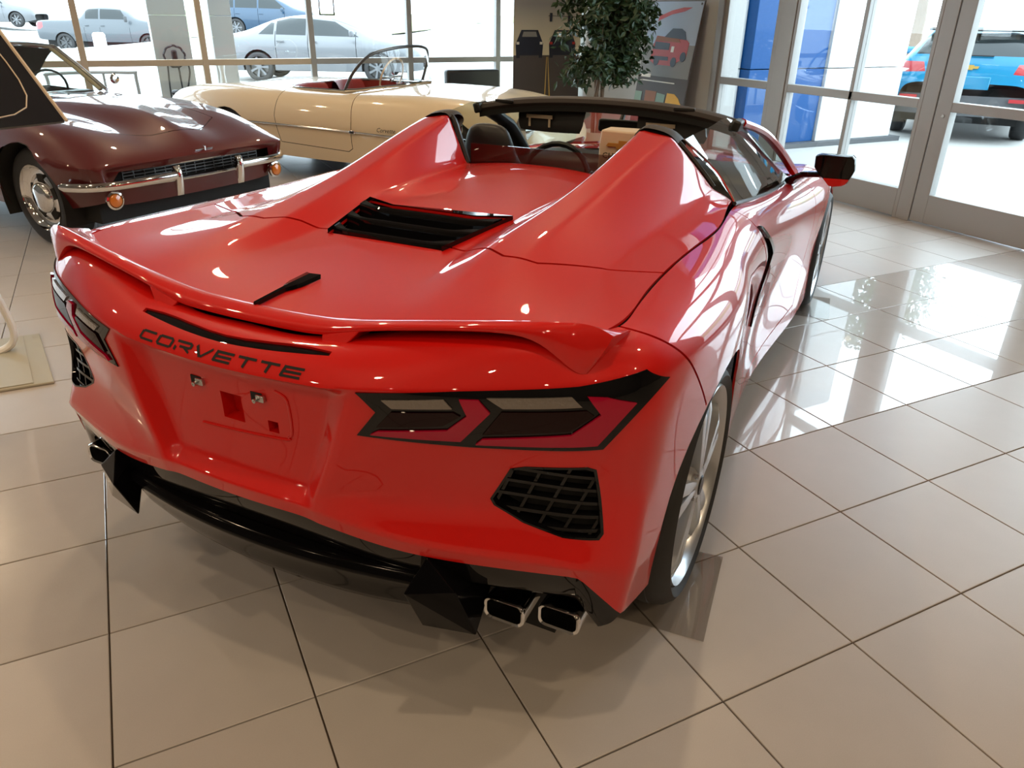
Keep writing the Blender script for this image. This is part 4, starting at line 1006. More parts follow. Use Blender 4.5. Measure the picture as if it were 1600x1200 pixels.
swc = [(.0 - .33 + .19 * cos(a), -1.66 + .06 * sin(a), .84 + .18 * sin(a)) for a in [2 * pi * k / 24 for k in range(24)]]
obj('steering_wheel', MB().tube(swc, .010, 6, closed=True), 'black_satin', mar)
em = obj('nose_emblem', MB().box((-.02, .735, .632), (.012, .012, .03)), 'chrome', mar, bevel=.002); obj('nose_bar', MB().tube([(-.09, .728, .627), (.06, .732, .627)], .004, 6), 'chrome', em)
# ---------------------------------------------------------------- cream roadster (rear axle at the origin)
crm = empty('vintage_roadster', (.153, 7.95, 0), radians(-143.08))
tag(crm, 'cream vintage roadster with red interior and chrome windscreen, parked by the windows', 'car')
CS = [
 stn(-.97, (0, .60), (.30, .60), (.55, .62), (.66, .58), (.70, .50), (.68, .40), (.58, .34)),
 stn(-.90, (0, .70), (.32, .70), (.58, .77), (.72, .72), (.77, .55), (.75, .40), (.66, .30)),
 stn(-.5, (0, .80), (.35, .79), (.60, .83), (.78, .78), (.85, .58), (.85, .38), (.78, .25)),
 stn(0, (0, .85), (.38, .84), (.62, .845), (.80, .80), (.875, .60), (.875, .38), (.80, .24)),
 stn(.5, (0, .86), (.40, .85), (.62, .835), (.79, .79), (.87, .60), (.87, .38), (.82, .23)),
 stn(1.0, (0, .84), (.42, .83), (.63, .82), (.79, .78), (.865, .59), (.865, .38), (.82, .22)),
 stn(1.45, (0, .85), (.42, .84), (.63, .83), (.79, .785), (.865, .59), (.865, .38), (.82, .22)),
 stn(1.9, (0, .90), (.36, .88), (.58, .85), (.78, .81), (.87, .60), (.87, .39), (.82, .23)),
 stn(2.4, (0, .89), (.32, .86), (.56, .85), (.78, .82), (.88, .62), (.88, .40), (.82, .25)),
 stn(2.85, (0, .82), (.30, .79), (.55, .82), (.74, .78), (.84, .60), (.83, .42), (.77, .27)),
 stn(3.15, (0, .72), (.28, .70), (.50, .73), (.66, .68), (.74, .56), (.73, .43), (.66, .30)),
 stn(3.32, (0, .58), (.26, .58), (.44, .58), (.56, .55), (.60, .48), (.58, .42), (.52, .34)),
 stn(3.34, (0, .46), (.2, .46), (.34, .46), (.42, .46), (.44, .45), (.42, .42), (.38, .40))]
cb = loft(CS, 2)
OPEN = [(-.56, .62), (-.40, .56), (.40, .56), (.56, .62), (.60, .80), (.62, 1.38), (.50, 1.46), (-.50, 1.46), (-.62, 1.38), (-.60, .80)]
cut(cb, OPEN, (0, 1), lambda c: c.z > .7)
for s in (1, -1):
    cut(cb, circ(2.55, .33, .36, 28), (1, 2), lambda c, s=s: c.x * s > .4)
    cut(cb, circ(0, .30, .34, 28), (1, 2), lambda c, s=s: c.x * s > .4)
    sd = lambda c, s=s: c.x * s > .6
    slit(cb, [(.66, .85), (.64, .60), (.70, .36)], (1, 2), .006, sd); slit(cb, [(1.52, .88), (1.55, .60), (1.55, .36), (1.50, .33)], (1, 2), .006, sd); slit(cb, [(.70, .36), (1.50, .33)], (1, 2), .006, sd)
slit(cb, [(-.44, 3.0), (-.52, 1.8), (-.45, 1.66), (.45, 1.66), (.52, 1.8), (.44, 3.0)], (0, 1), .006, lambda c: c.z > .6)
obj('body', cb, 'cream', crm, fixn=False, ang=60)
obj('underbody', MB().bx(-.68, .68, -.8, 3.1, .2, .55), 'black_matte', crm, sm=False)
obj('cabin_lining', MB().grid([[(x * .99, y, .83) for x, y in OPEN], [(x * .97, y, .50) for x, y in OPEN]], close=True), 'red_leather', crm)
obj('cockpit_rim', MB().tube([(x, y, .838 + (.0 if abs(x) < .55 else -.005)) for x, y in OPEN[:2] + OPEN[2:]], .012, 8, closed=True), 'chrome', crm)
for s in (1, -1):
    obj('seat', cage([[(s * .30 + .22 * t, y - .05 * (1 - t * t), z + .01 * (1 - abs(t))) for t in (-1, -.6, 0, .6, 1)] for y, z in ((1.15, .48), (.80, .52), (.72, .75), (.66, .86), (.60, .84), (.58, .6))], {}, {}, 2), 'red_leather', crm)
    mo = [(s * .872, -.80 * .9, .50), (s * .882, 0, .52), (s * .882, .6, .525), (s * .880, 1.2, .515), (s * .885, 1.8, .505), (s * .892, 2.3, .50), (s * .87, 2.8, .50), (s * .77, 3.12, .50)]
    mo = [(s * .80, -.86, .51), (s * .862, -.5, .52), (s * .888, 0, .525), (s * .882, .6, .525), (s * .875, 1.2, .518), (s * .880, 1.8, .508), (s * .890, 2.3, .502), (s * .85, 2.85, .50), (s * .755, 3.13, .50)]
    mol = obj('side_moulding', MB().tube(smoothed(mo, 4), .009, 6), 'chrome', crm); obj('moulding_clip', MB().box((s * .888, 1.58, .513), (.012, .06, .03)), 'chrome', mol, bevel=.004)
    for y in (0, 2.55): simple_wheel(crm, s * .70, y, .33, .17, .20, s, 'cap')
    obj('tail_light', MB().lathe([(.001, -.955), (.026, -.945), (.032, -.92), (.034, -.86)], (s * .62, 0, .70), 'y', 16), 'lens_dark', crm)
    obj('headlight', MB().lathe([(.11, 3.15), (.10, 3.24), (.001, 3.27)], (s * .58, 0, .62), 'y', 20), 'chrome', crm)
text('fender_script', 'Corvette', .055, 'dark_metal', crm, (.885, 1.95, .535), (pi / 2, 0, pi / 2), shear=.4)
hb = smoothed([(.66, 1.36, .845), (.62, 1.44, 1.00), (.50, 1.54, 1.14), (.28, 1.63, 1.195), (0, 1.66, 1.21), (-.28, 1.63, 1.195), (-.50, 1.54, 1.14), (-.62, 1.44, 1.00), (-.66, 1.36, .845)], 5)
ws = obj('windscreen_frame', MB().tube(hb, .014, 8), 'dark_metal', crm)
lo = smoothed([(.66, 1.36, .845), (.60, 1.46, .85), (.46, 1.60, .868), (.26, 1.72, .88), (0, 1.76, .89), (-.26, 1.72, .88), (-.46, 1.60, .868), (-.60, 1.46, .85), (-.66, 1.36, .845)], 5)
obj('frame_base', MB().tube(lo, .014, 8), 'chrome', ws); obj('windscreen', MB().grid([lo, hb]), 'pane', crm, fixn=False)
obj('dashboard', MB().bx(-.55, .55, 1.40, 1.52, .66, .85), 'red_leather', crm, bevel=.03)
swc = [(-.30 + .19 * cos(a), 1.22 + .07 * sin(a), .90 + .18 * sin(a)) for a in [2 * pi * k / 24 for k in range(24)]]
sw_ = obj('steering_wheel', MB().tube(swc, .010, 6, closed=True), 'cream', crm); obj('horn_ring', MB().lathe([(.05, 1.22), (.03, 1.205), (.001, 1.20)], (-.30, 0, .90), 'y', 16), 'chrome', sw_); obj('wheel_spoke', MB().box((-.30, 1.225, .90), (.36, .01, .02)), 'chrome', sw_, sm=False)
# ================================================================== OUTSIDE VEHICLES (rear axle at the origin, +y forward)
mat('paint_silver', (0.13, 0.135, 0.145), .4, coat=.5); mat('paint_grey', (0.062, 0.072, 0.083), .4, coat=.5)
mat('paint_blue', (0.006, 0.035, 0.075), .4, coat=.5); mat('paint_turquoise', (0.003, 0.16, 0.30), .4, coat=.5, spec=.2); mat('paint_white', (.45, .46, .47), .4, coat=.6)
mat('paint_red', (.16, .008, .008), .4, coat=.6)
mat('tinted', (0.012, 0.017, 0.018), .25, coat=.5, spec=.2); mat('grey_plastic', (0.06, 0.062, 0.066), .6); mat('lamp_white', (.6, .6, .58), .2, coat=1.0)
mat('tail_red', (0.35, .01, .015), .2, coat=1.0)
def P7(y, zc, zr, xr, zb, xb, zs, xs, xm=None, zl=.26, zm=.55):
    xm = xm or xs + .02
    return [(0, y, zc), (xr * .7, y, zc - .01), (xr, y, zr), (xb, y, zb), (xs, y, zs), (xm, y, zm), (xm - .05, y, zl)]
SEDAN = dict(st=[P7(-1.12, .72, .71, .55, .70, .66, .66, .72, .74, .32, .5), P7(-1.05, .96, .95, .58, .93, .70, .85, .80, .82, .28), P7(-.85, 1.02, 1.01, .60, .98, .74, .88, .85, .88), P7(-.35, 1.08, 1.06, .58, 1.0, .78, .88, .88), P7(.25, 1.36, 1.30, .54, 1.0, .79, .88, .89), P7(.9, 1.46, 1.40, .56, .99, .80, .87, .90), P7(1.6, 1.46, 1.40, .56, .98, .80, .86, .90), P7(2.2, 1.29, 1.22, .58, .97, .80, .85, .90), P7(2.75, 1.03, 1.0, .64, .95, .79, .84, .89), P7(3.4, .92, .90, .62, .86, .77, .76, .86), P7(3.75, .80, .77, .56, .72, .68, .62, .75, .77, .28, .5), P7(3.86, .60, .60, .45, .58, .55, .55, .6, .62, .3, .45)],
  wins=[[(.02, 1.03), (.38, 1.03), (.38, 1.27), (.30, 1.28)], [(.44, 1.03), (1.14, 1.02), (1.14, 1.37), (.75, 1.385), (.44, 1.31)], [(1.21, 1.02), (2.38, 1.0), (1.80, 1.32), (1.21, 1.37)]], rear=[(-.52, 1.10), (.52, 1.10), (.46, 1.36), (-.46, 1.36)], rc=lambda c: -.4 < c.y < .4, frontw=[(-.56, 1.06), (.56, 1.06), (.48, 1.40), (-.48, 1.40)], fc=lambda c: 1.7 < c.y < 2.8, axles=(0, 2.8), r=.33, doors=(.42, 1.18, 2.30), taillight=[(.40, .74), (.74, .72), (.80, .86), (.44, .90)], tc=lambda c: c.y < -.85)
SUV = dict(st=[P7(-.99, .78, .77, .60, .74, .72, .66, .78, .80, .42, .5), P7(-.95, 1.02, 1.01, .66, .98, .78, .86, .86, .86, .34), P7(-.86, 1.28, 1.24, .64, 1.05, .81, .90, .90, .90, .30), P7(-.66, 1.58, 1.53, .60, 1.08, .82, .92, .92, .93, .28), P7(0, 1.66, 1.60, .62, 1.08, .83, .92, .93, .94), P7(1.2, 1.66, 1.60, .62, 1.07, .83, .91, .93, .94), P7(1.9, 1.50, 1.43, .62, 1.06, .83, .90, .92, .94), P7(2.5, 1.14, 1.10, .68, 1.04, .82, .90, .92, .93), P7(3.2, 1.06, 1.02, .66, .96, .79, .82, .88, .90), P7(3.5, .88, .86, .60, .80, .72, .68, .78, .78, .34, .5), P7(3.58, .64, .63, .5, .6, .6, .56, .64, .64, .36, .48)],
  wins=[[(-.62, 1.14), (-.05, 1.13), (-.05, 1.50), (-.42, 1.50)], [(.02, 1.13), (.95, 1.12), (.95, 1.53), (.02, 1.53)], [(1.02, 1.12), (2.15, 1.10), (1.70, 1.46), (1.02, 1.53)]], rear=[(-.68, 1.14), (.68, 1.14), (.55, 1.50), (-.55, 1.50)], rc=lambda c: c.y < -.5, frontw=[(-.6, 1.18), (.6, 1.18), (.52, 1.58), (-.52, 1.58)], fc=lambda c: 1.5 < c.y < 2.6, axles=(0, 2.72), r=.36, doors=(-.02, .98, 2.10), taillight=[(.52, .90), (.84, .88), (.86, 1.02), (.56, 1.02)], tc=lambda c: c.y < -.75)
TRUCK = dict(st=[P7(-1.25, 1.30, 1.30, .70, 1.28, .86, 1.1, .90, .92, .62, .8), P7(-1.15, 1.38, 1.38, .80, 1.36, .92, 1.15, .97, 1.0, .55, .8), P7(-.4, 1.40, 1.40, .82, 1.37, .93, 1.15, .98, 1.02, .52, .8), P7(.85, 1.40, 1.40, .82, 1.37, .93, 1.15, .98, 1.02, .5, .8), P7(.98, 1.92, 1.86, .70, 1.40, .90, 1.15, .98, 1.02, .5, .8), P7(1.5, 2.0, 1.93, .72, 1.40, .90, 1.15, .98, 1.02, .48, .8), P7(2.6, 2.0, 1.93, .72, 1.40, .90, 1.15, .98, 1.02, .48, .8), P7(3.1, 1.75, 1.68, .74, 1.40, .90, 1.15, .98, 1.02, .48, .8), P7(3.5, 1.46, 1.43, .80, 1.38, .90, 1.15, .98, 1.02, .5, .8), P7(4.7, 1.38, 1.35, .80, 1.28, .90, 1.05, .98, 1.0, .55, .8), P7(4.95, 1.22, 1.20, .74, 1.12, .84, .95, .92, .94, .5, .7), P7(5.02, .9, .9, .6, .85, .75, .8, .82, .84, .5, .65)],
  wins=[[(1.10, 1.46), (1.72, 1.46), (1.72, 1.88), (1.10, 1.86)], [(1.80, 1.46), (3.05, 1.45), (2.72, 1.86), (1.80, 1.88)]], rear=None, rc=None, frontw=[(-.66, 1.50), (.66, 1.50), (.6, 1.92), (-.6, 1.92)], fc=lambda c: 2.6 < c.y < 3.6, axles=(0, 3.95), r=.42, doors=(1.02, 1.76, 3.15), taillight=[(.84, 1.0), (.97, 1.0), (.97, 1.30), (.84, 1.30)], tc=lambda c: c.y < -.9)
def vehicle(name, label, loc, rz, D, paint, sub=2, low=None):
    e = empty(name, loc, rz); tag(e, label, 'car' if D is not TRUCK else 'truck')
    bm = loft(D['st'], sub)
    for s in (1, -1):
        for cy in D['axles']: cut(bm, circ(cy, D['r'], D['r'] + .05, 24), (1, 2), lambda c, s=s: c.x * s > .5)
    parts = []
    for s in (1, -1):
        sd = lambda c, s=s: c.x * s > .35
        for wpoly in D['wins']: parts.append(('side_window', take(bm, cut(bm, wpoly, (1, 2), sd, delete=False)), 'tinted'))
        for y in D['doors']: slit(bm, [(y, 1.1), (y + .03, .42)], (1, 2), .012, lambda c, s=s: c.x * s > .6)
        parts.append(('tail_light', take(bm, cut(bm, [(s * x, z) for x, z in D['taillight']], (0, 2), D['tc'], delete=False)), 'tail_red'))
    if D['rear']: parts.append(('rear_window', take(bm, cut(bm, D['rear'], (0, 2), D['rc'], delete=False)), 'tinted'))
    parts.append(('windscreen', take(bm, cut(bm, D['frontw'], (0, 2), D['fc'], delete=False)), 'tinted'))
    if low: parts.append(('lower_cladding', take(bm, cut(bm, [(-1.3, .0), (5, .0), (5, low), (-1.3, low)], (1, 2), None, delete=False)), 'grey_plastic'))
    obj('body', bm, paint, e, fixn=False, ang=50)
    for nm, b, m in parts:
        if len(b.faces): obj(nm, b, m, e, fixn=False)
        else: b.free()
    ys = [h[0][1] for h in D['st']]
    obj('underbody', MB().bx(-.72, .72, min(ys) + .3, max(ys) - .3, .24, .9 if D is TRUCK else .7), 'black_matte', e, sm=False)
    for s in (1, -1):
        for cy in D['axles']: simple_wheel(e, s * (.80 if D is not TRUCK else .86), cy, D['r'], .22, D['r'] * .68, s, 'spoke', metal='grey_plastic' if D is TRUCK else 'paint_silver')
        y = D['doors'][-1] - .05
        for yy in D['doors'][:2]: obj('door_handle', MB().box((s * (.915 if D is not TRUCK else 1.0), yy + .14, .90 if D is not TRUCK else 1.18), (.03, .18, .03)), paint, e, bevel=.008)
        obj('door_mirror', MB().box((s * 1.0 if D is not TRUCK else s * 1.12, y, 1.08 if D is not TRUCK else 1.48), (.16, .10, .14 if D is not TRUCK else .26)), 'grey_plastic' if D is TRUCK else paint, e, bevel=.03)
    return e
sil = vehicle('sedan', 'silver sedan parked outside along the showroom windows', (2.16, 19.85, -.05), radians(-26.2 - 90), SEDAN, 'paint_silver')
trk = vehicle('pickup_truck', 'light grey crew cab pickup truck across the parking lot', (-2.5, 44.4, -.48), radians(-26.7 - 90), TRUCK, 'paint_grey')
bls = vehicle('suv', 'dark blue sport utility vehicle parked behind the silver sedan', (4.3, 37.7, .42), radians(-23.5 - 90), SUV, 'paint_blue')
lfs = vehicle('suv', 'grey sport utility vehicle at the far left edge of the lot', (-7.2, 51.6, .47), radians(-26 - 90), SUV, 'paint_silver')
tq = vehicle('suv', 'bright turquoise sport utility vehicle parked outside the glass doors', (9.62, 6.62, -.02), radians(33.0 - 90), SUV, 'paint_turquoise', low=.50)
# rear details of the turquoise one
obj('plate_recess', MB().bx(-.28, .28, -1.005, -.98, .70, .86), 'paint_turquoise', tq, bevel=.01)
b = MB().prism([(x, -.975, z) for x, z in ((-.10, .985), (-.04, .985), (-.04, 1.0), (.05, 1.0), (.05, .985), (.11, .985), (.10, .955), (.04, .955), (.04, .94), (-.05, .94), (-.05, .955), (-.11, .955))], [(x, -.955, z) for x, z in ((-.10, .985), (-.04, .985), (-.04, 1.0), (.05, 1.0), (.05, .985), (.11, .985), (.10, .955), (.04, .955), (.04, .94), (-.05, .94), (-.05, .955), (-.11, .955))])
obj('bowtie_emblem', b, 'gold', tq, sm=False)
obj('rear_bumper', cage([[(x, -1.02 + .12 * (x / .84) ** 2, z) for x in (-.84, -.5, 0, .5, .84)] for z in (.62, .55, .42, .36)], {}, {}, 2), 'grey_plastic', tq)
obj('wiper', MB().box((.10, -.93, 1.14), (.30, .02, .02)), 'black_satin', tq, sm=False)
for s in (1, -1):
    obj('reflector', MB().box((s * .66, -1.0, .58), (.22, .02, .045)), 'tail_red', tq, sm=False)
    obj('tail_light_clear', MB().box((s * .70, -.945, .905), (.22, .02, .05)), 'lamp_white', tq, bevel=.01)
rsp = obj('roof_spoiler', cage([[(x, y + .10 * (x / .58) ** 2, z) for x in (-.60, -.3, 0, .3, .60)] for y, z in ((-.60, 1.60), (-.84, 1.575), (-.86, 1.555), (-.62, 1.54))], {}, {}, 2), 'black_satin', tq)
# ---------------------------------------------------------------- entrance pillar, columns, lot furniture
mat('clad_blue', (0.003, 0.055, 0.19), .35, coat=.15, spec=.2); mat('clad_white', (0.55, 0.56, 0.56), .4)
pl = empty('entrance_pillar', (6.7, 6.9, -.02)); tag(pl, 'blue and white clad entrance pillar outside the glazed doors', 'pillar')
for z0, z1 in ((.06, .95), (.96, 1.9), (1.91, 2.9), (2.91, 4.2)):
    for nm, m, x0, x1, y0 in (('white_panel', 'clad_white', -1.95, -1.22, -.10), ('blue_panel', 'clad_blue', -1.21, .04, -.26), ('white_panel', 'clad_white', .05, 1.47, -.30)):
        obj(nm, MB().bx(x0, x1, y0, .5, z0, z1), m, pl, bevel=.006)
obj('plinth', MB().bx(-2.0, 1.6, -.38, .55, 0, .06), 'grey_plastic', pl, sm=False)
for x, wd, m, lab in ((-.66, .46, 'wall_grey', 'wide grey exterior column carrying a charging cable'), (.0, .28, 'clad_white', 'narrow pale exterior column beside the silver sedan')):
    c = empty('exterior_column', (x, 11.1, -.02)); tag(c, lab, 'column')
    for z0, z1 in ((0, 1.44), (1.445, 2.7), (2.705, 4.2)): obj('column_panel', MB().bx(-wd / 2, wd / 2, -.2, .2, z0, z1), m, c, bevel=.004)
ch = empty('charging_cable', (-.66, 10.86, -.02)); tag(ch, 'dark coiled charging cable hanging on the grey outside column', 'cable')
coil = [(.13 * cos(a) * (1 + .04 * sin(9 * a)), -.02 - .012 * (k % 3), .95 + .13 * sin(a) * (1 + .04 * sin(9 * a))) for k, a in enumerate([6 * pi * k / 90 for k in range(91)])]
obj('coil', MB().tube(coil, .014, 6), 'black_satin', ch); obj('connector', MB().box((0, -.04, .95), (.07, .06, .16)), 'black_satin', ch, bevel=.02)
obj('lead', MB().tube(smoothed([(-.10, -.02, .86), (-.12, -.02, .5), (-.10, -.02, .2)], 4), .012, 6), 'black_satin', ch); obj('lead', MB().tube(smoothed([(.03, -.02, .86), (.05, -.02, .45), (.16, -.02, .75), (.13, -.02, .92)], 5), .012, 6), 'black_satin', ch)
bo = obj('bollard', MB().lathe([(.001, .98), (.12, .97), (.16, .92), (.17, .0)], seg=20), 'white_plastic', loc=(-1.5, 24.5, -.10)); tag(bo, 'white plastic bollard standing in front of the grey pickup', 'bollard')
bo2 = obj('bollard', MB().lathe([(.001, .90), (.05, .88), (.03, .75), (.055, .5), (.07, .0)], seg=16), 'white_plastic', loc=(-.12, 10.55, -.02)); tag(bo2, 'slim white post between the two outside columns', 'post')
rk = empty('bike_rack', (-1.45, 11.0, -.02)); tag(rk, 'bent grey tube bicycle rack outside the window', 'rack')
obj('hoop', MB().tube(smoothed([(-.75, 0, 0), (-.75, 0, .66), (-.68, 0, .75), (.20, 0, .75), (.28, 0, .68), (.28, 0, 0)], 4), .022, 8), 'frame_grey', rk); obj('upright', MB().tube([(-.10, 0, 0), (-.10, 0, .74)], .016, 8), 'frame_grey', rk)
lp = empty('lamp_post', (8.5, 30.8, .36)); tag(lp, 'parking lot lamp post on a square concrete footing', 'lamp post')
obj('footing', MB().bx(-.35, .35, -.35, .35, 0, .75), 'wall_grey', lp, bevel=.03); obj('pole', MB().lathe([(.10, .75), (.07, 7.0)], seg=12), 'clad_white', lp); obj('lamp_head', MB().bx(-.25, .6, -.2, .2, 6.9, 7.1), 'grey_plastic', lp, bevel=.02)
for q in bpy.data.objects:
    if q.parent is tq and q.type == 'MESH' and not q.name.startswith('tyre'):
        for v in q.data.vertices:
            if v.co.z > 1.04: v.co.z = 1.04 + (v.co.z - 1.04) * .72
rdc = vehicle('pickup_truck', 'red pickup truck reflected beyond the blue pillar', (17.5, 17.0, .2), radians(-20), TRUCK, 'paint_red')
# terrain anchors
ANCH = [(2, 11, -.02), (-6, 12, -.02), (8, 11, -.02), (2.2, 19.8, -.05), (4.8, 18.2, -.05), (-1.5, 24.5, -.10), (-2.5, 44.4, -.48), (1.0, 42.6, -.48), (4.3, 37.7, .42), (6.9, 36.5, .42), (-7.2, 51.6, .47), (-4.6, 50.3, .3), (8.5, 30.8, .36), (9, 6, -.02), (12, 8, -.02), (17.5, 17, .2), (5, 0, -.02), (12, -10, -.02), (20, 40, 1.0), (30, 25, 1.0), (-20, 30, -.1), (-15, 5, -.02), (0, -20, -.02), (0, 80, 1.0), (40, 0, .3)]
# ================================================================== INDOOR PROPS
# potted ficus
fi = empty('potted_ficus', (3.26, 6.52, 0)); tag(fi, 'tall potted ficus tree with braided trunk between the two posters', 'plant')
obj('pot', MB().lathe([(.001, .0), (.15, .0), (.19, .34), (.20, .36), (.185, .36), (.17, .31), (.001, .31)], seg=28), 'card_beige', fi)
mat('bark', (0.22, 0.15, 0.10), .8, noise=(30, .4)); mat('leaf', (0.012, 0.035, 0.014), .45, noise=(8, .5, (0.03, 0.07, 0.02)))
for k in range(3):
    a0 = 2 * pi * k / 3
    P = [(.045 * cos(a0 + 3.2 * t), .045 * sin(a0 + 3.2 * t), .30 + 1.0 * t) for t in [i / 14 for i in range(15)]]
    obj('trunk', MB().tube(P, .024, 7), 'bark', fi)
br = MB(); lf = MB(); rnd = random.Random(5)
for k in range(60):
    a = rnd.uniform(0, 2 * pi); zt_ = rnd.uniform(.95, 2.6); R_ = .58 * sqrt(max(.05, 1 - ((zt_ - 1.75) / .98) ** 2)) * rnd.uniform(.6, 1)
    p0 = Vector((0, 0, min(1.3, zt_ - .1))); p1 = Vector((R_ * .5 * cos(a), R_ * .5 * sin(a), zt_ + .05)); p2 = Vector((R_ * cos(a), R_ * sin(a), zt_ - rnd.uniform(.05, .2)))
    br.tube([p0, p1, p2], [.010, .006, .003], 5)
    for i in range(150):
        t = rnd.uniform(.25, 1.05); c = p0.lerp(p1, t * 2) if t < .5 else p1.lerp(p2, t * 2 - 1)
        c = c + Vector((rnd.gauss(0, .055), rnd.gauss(0, .055), rnd.gauss(0, .06)))
        if c.z < .86: continue
        d = Vector((rnd.gauss(0, 1), rnd.gauss(0, 1), rnd.gauss(-.6, .6))).normalized(); sd = d.cross(Vector((rnd.gauss(0, 1), rnd.gauss(0, 1), rnd.gauss(0, 1)))).normalized(); L = rnd.uniform(.07, .11); wd = L * .24
        up = d.cross(sd) * L * .08
        lf.add([c, c + d * L * .45 + sd * wd + up, c + d * L, c + d * L * .45 - sd * wd + up], [(0, 1, 2, 3)])
fi.scale = (.94, .94, .96)
obj('branches', br, 'bark', fi); o = obj('foliage', lf, 'leaf', fi, sm=False, fixn=False); o['kind'] = 'stuff'
# banner by the window: a road with two trucks
mat('print_top', (0.26, 0.26, 0.25), .6); mat('print_cream', (0.42, 0.37, 0.26), .6); mat('print_road', (0.09, 0.075, 0.07), .6); mat('print_truck', (0.012, 0.015, 0.03), .5); mat('print_yellow', (0.65, 0.45, 0.12), .6)
mat('print_glow', (.8, .75, .65), .5); mat('print_sky', (0.42, 0.52, 0.66), .6); mat('print_red', (0.48, 0.03, 0.02), .5); mat('print_orange', (0.75, 0.40, 0.03), .6); mat('print_green', (.25, .36, .28), .6); mat('print_brick', (.34, .12, .05), .6)
mat('print_wash', (0.20, 0.20, 0.19), .6)
nt = MATS['print_wash'].node_tree; tcn = nt.nodes.new('ShaderNodeTexCoord'); sx = nt.nodes.new('ShaderNodeSeparateXYZ'); rp = nt.nodes.new('ShaderNodeValToRGB'); mr = nt.nodes.new('ShaderNodeMapRange')
mr.inputs[1].default_value = 1.05; mr.inputs[2].default_value = 1.62; rp.color_ramp.elements[0].color = (0.80, .72, .50, 1); rp.color_ramp.elements[1].color = (.30, .29, .28, 1)
nt.links.new(tcn.outputs['Object'], sx.inputs[0]); nt.links.new(sx.outputs[2], mr.inputs[0]); nt.links.new(mr.outputs[0], rp.inputs[0]); nt.links.new(rp.outputs[0], nt.nodes['Principled BSDF'].inputs['Base Color'])
bn = empty('pull_up_banner', (3.73, 8.55, 0), radians(0)); tag(bn, 'tall pull-up banner showing two trucks on a road, beside the window', 'banner')
def flat(name, pts, m, parent, y=-.004, th=.002): return obj(name, MB().prism([(x, y, z) for x, z in pts], [(x, y + th, z) for x, z in pts]), m, parent, sm=False)
obj('banner_base', MB().bx(-.52, .52, -.09, .09, 0, .07), 'steel', bn, bevel=.01); obj('banner_sheet', MB().bx(-.5, .5, 0, .004, .07, 2.05), 'print_wash', bn, sm=False)
obj('pole', MB().tube([(0, .03, .05), (0, .03, 2.05)], .01, 8), 'steel', bn); obj('top_rail', MB().bx(-.5, .5, -.006, .01, 2.03, 2.06), 'steel', bn, sm=False)
flat('print_road', [(-.5, .08), (.5, .08), (.5, 1.02), (-.5, 1.02)], 'print_road', bn)
flat('print_line', [(-.045, .08), (-.02, .08), (-.008, 1.0), (-.014, 1.0)], 'print_yellow', bn, -.006); flat('print_line', [(.07, .08), (.10, .08), (.010, 1.0), (.004, 1.0)], 'print_yellow', bn, -.006)
for cx, back in ((-.27, 0), (.22, 1)):
    t = flat('printed_truck', [(cx - .19, .99), (cx - .14, .99), (cx - .14, 1.02), (cx + .14, 1.02), (cx + .14, .99), (cx + .19, .99), (cx + .20, 1.16), (cx + .17, 1.22), (cx + .12, 1.32), (cx - .12, 1.32), (cx - .17, 1.22), (cx - .20, 1.16)], 'print_truck', bn, -.006)
    flat('printed_window', [(cx - .11, 1.24), (cx + .11, 1.24), (cx + .09, 1.30), (cx - .09, 1.30)], 'print_top' if not back else 'print_glow', t, -.008)
    for s in (-1, 1): flat('printed_lamp', [(cx + s * .17 - .02, 1.15), (cx + s * .17 + .02, 1.15), (cx + s * .17 + .02, 1.18), (cx + s * .17 - .02, 1.18)], 'print_glow' if not back else 'print_red', t, -.008)
for x in (.02, .29): flat('printed_signal', [(x, 1.42), (x + .035, 1.42), (x + .035, 1.52), (x, 1.52)], 'print_truck', bn, -.006)
flat('printed_wire', [(.0, 1.485), (.45, 1.475), (.45, 1.481), (.0, 1.491)], 'print_truck', bn, -.006)
# leaning poster board on the wall
pb = empty('poster_board', (3.955, 6.50, 0.0), rot=(0, 0, 0)); pb.rotation_euler = Euler((radians(-8.5), 0, radians(-90))); tag(pb, 'poster board with a red vehicle above a dashboard picture, leaning on the grey wall', 'poster')
W2 = .46
obj('board', MB().bx(-W2, W2, 0, .012, 0, 1.68), 'print_road', pb, sm=False)
flat('print_sky', [(-W2 + .01, 1.24), (W2 - .01, 1.24), (W2 - .01, 1.67), (-W2 + .01, 1.67)], 'print_sky', pb)
flat('print_ground', [(-W2 + .01, .90), (W2 - .01, .90), (W2 - .01, 1.24), (-W2 + .01, 1.24)], 'print_top', pb)
rv = flat('printed_vehicle', [(-.29, 1.06), (-.20, 1.02), (.12, 1.02), (.20, 1.06), (.34, 1.12), (.35, 1.26), (.30, 1.29), (.22, 1.30), (-.24, 1.32), (-.28, 1.22)], 'print_red', pb, -.006)
for cx_, cz_ in ((-.17, 1.06), (.14, 1.06), (.29, 1.12)): obj('printed_tyre', MB().lathe([(.001, -.0085), (.05, -.0085), (.05, -.006)], (cx_, 0, cz_), 'y', 14), 'print_truck', rv, sm=False)
flat('printed_hood', [(-.26, 1.27), (.20, 1.26), (.16, 1.30), (-.22, 1.315)], 'print_brick', rv, -.008)
flat('printed_skid', [(-.24, 1.07), (.04, 1.07), (.03, 1.11), (-.23, 1.11)], 'print_truck', rv, -.008)
flat('printed_roof', [(-.10, 1.31), (.29, 1.29), (.25, 1.37), (.18, 1.40), (.02, 1.40)], 'print_truck', rv, -.008); flat('printed_grille', [(-.25, 1.18), (.02, 1.18), (.02, 1.25), (-.25, 1.26)], 'print_truck', rv, -.008); flat('printed_lamp', [(.06, 1.16), (.11, 1.16), (.11, 1.22), (.06, 1.22)], 'print_glow', rv, -.008)
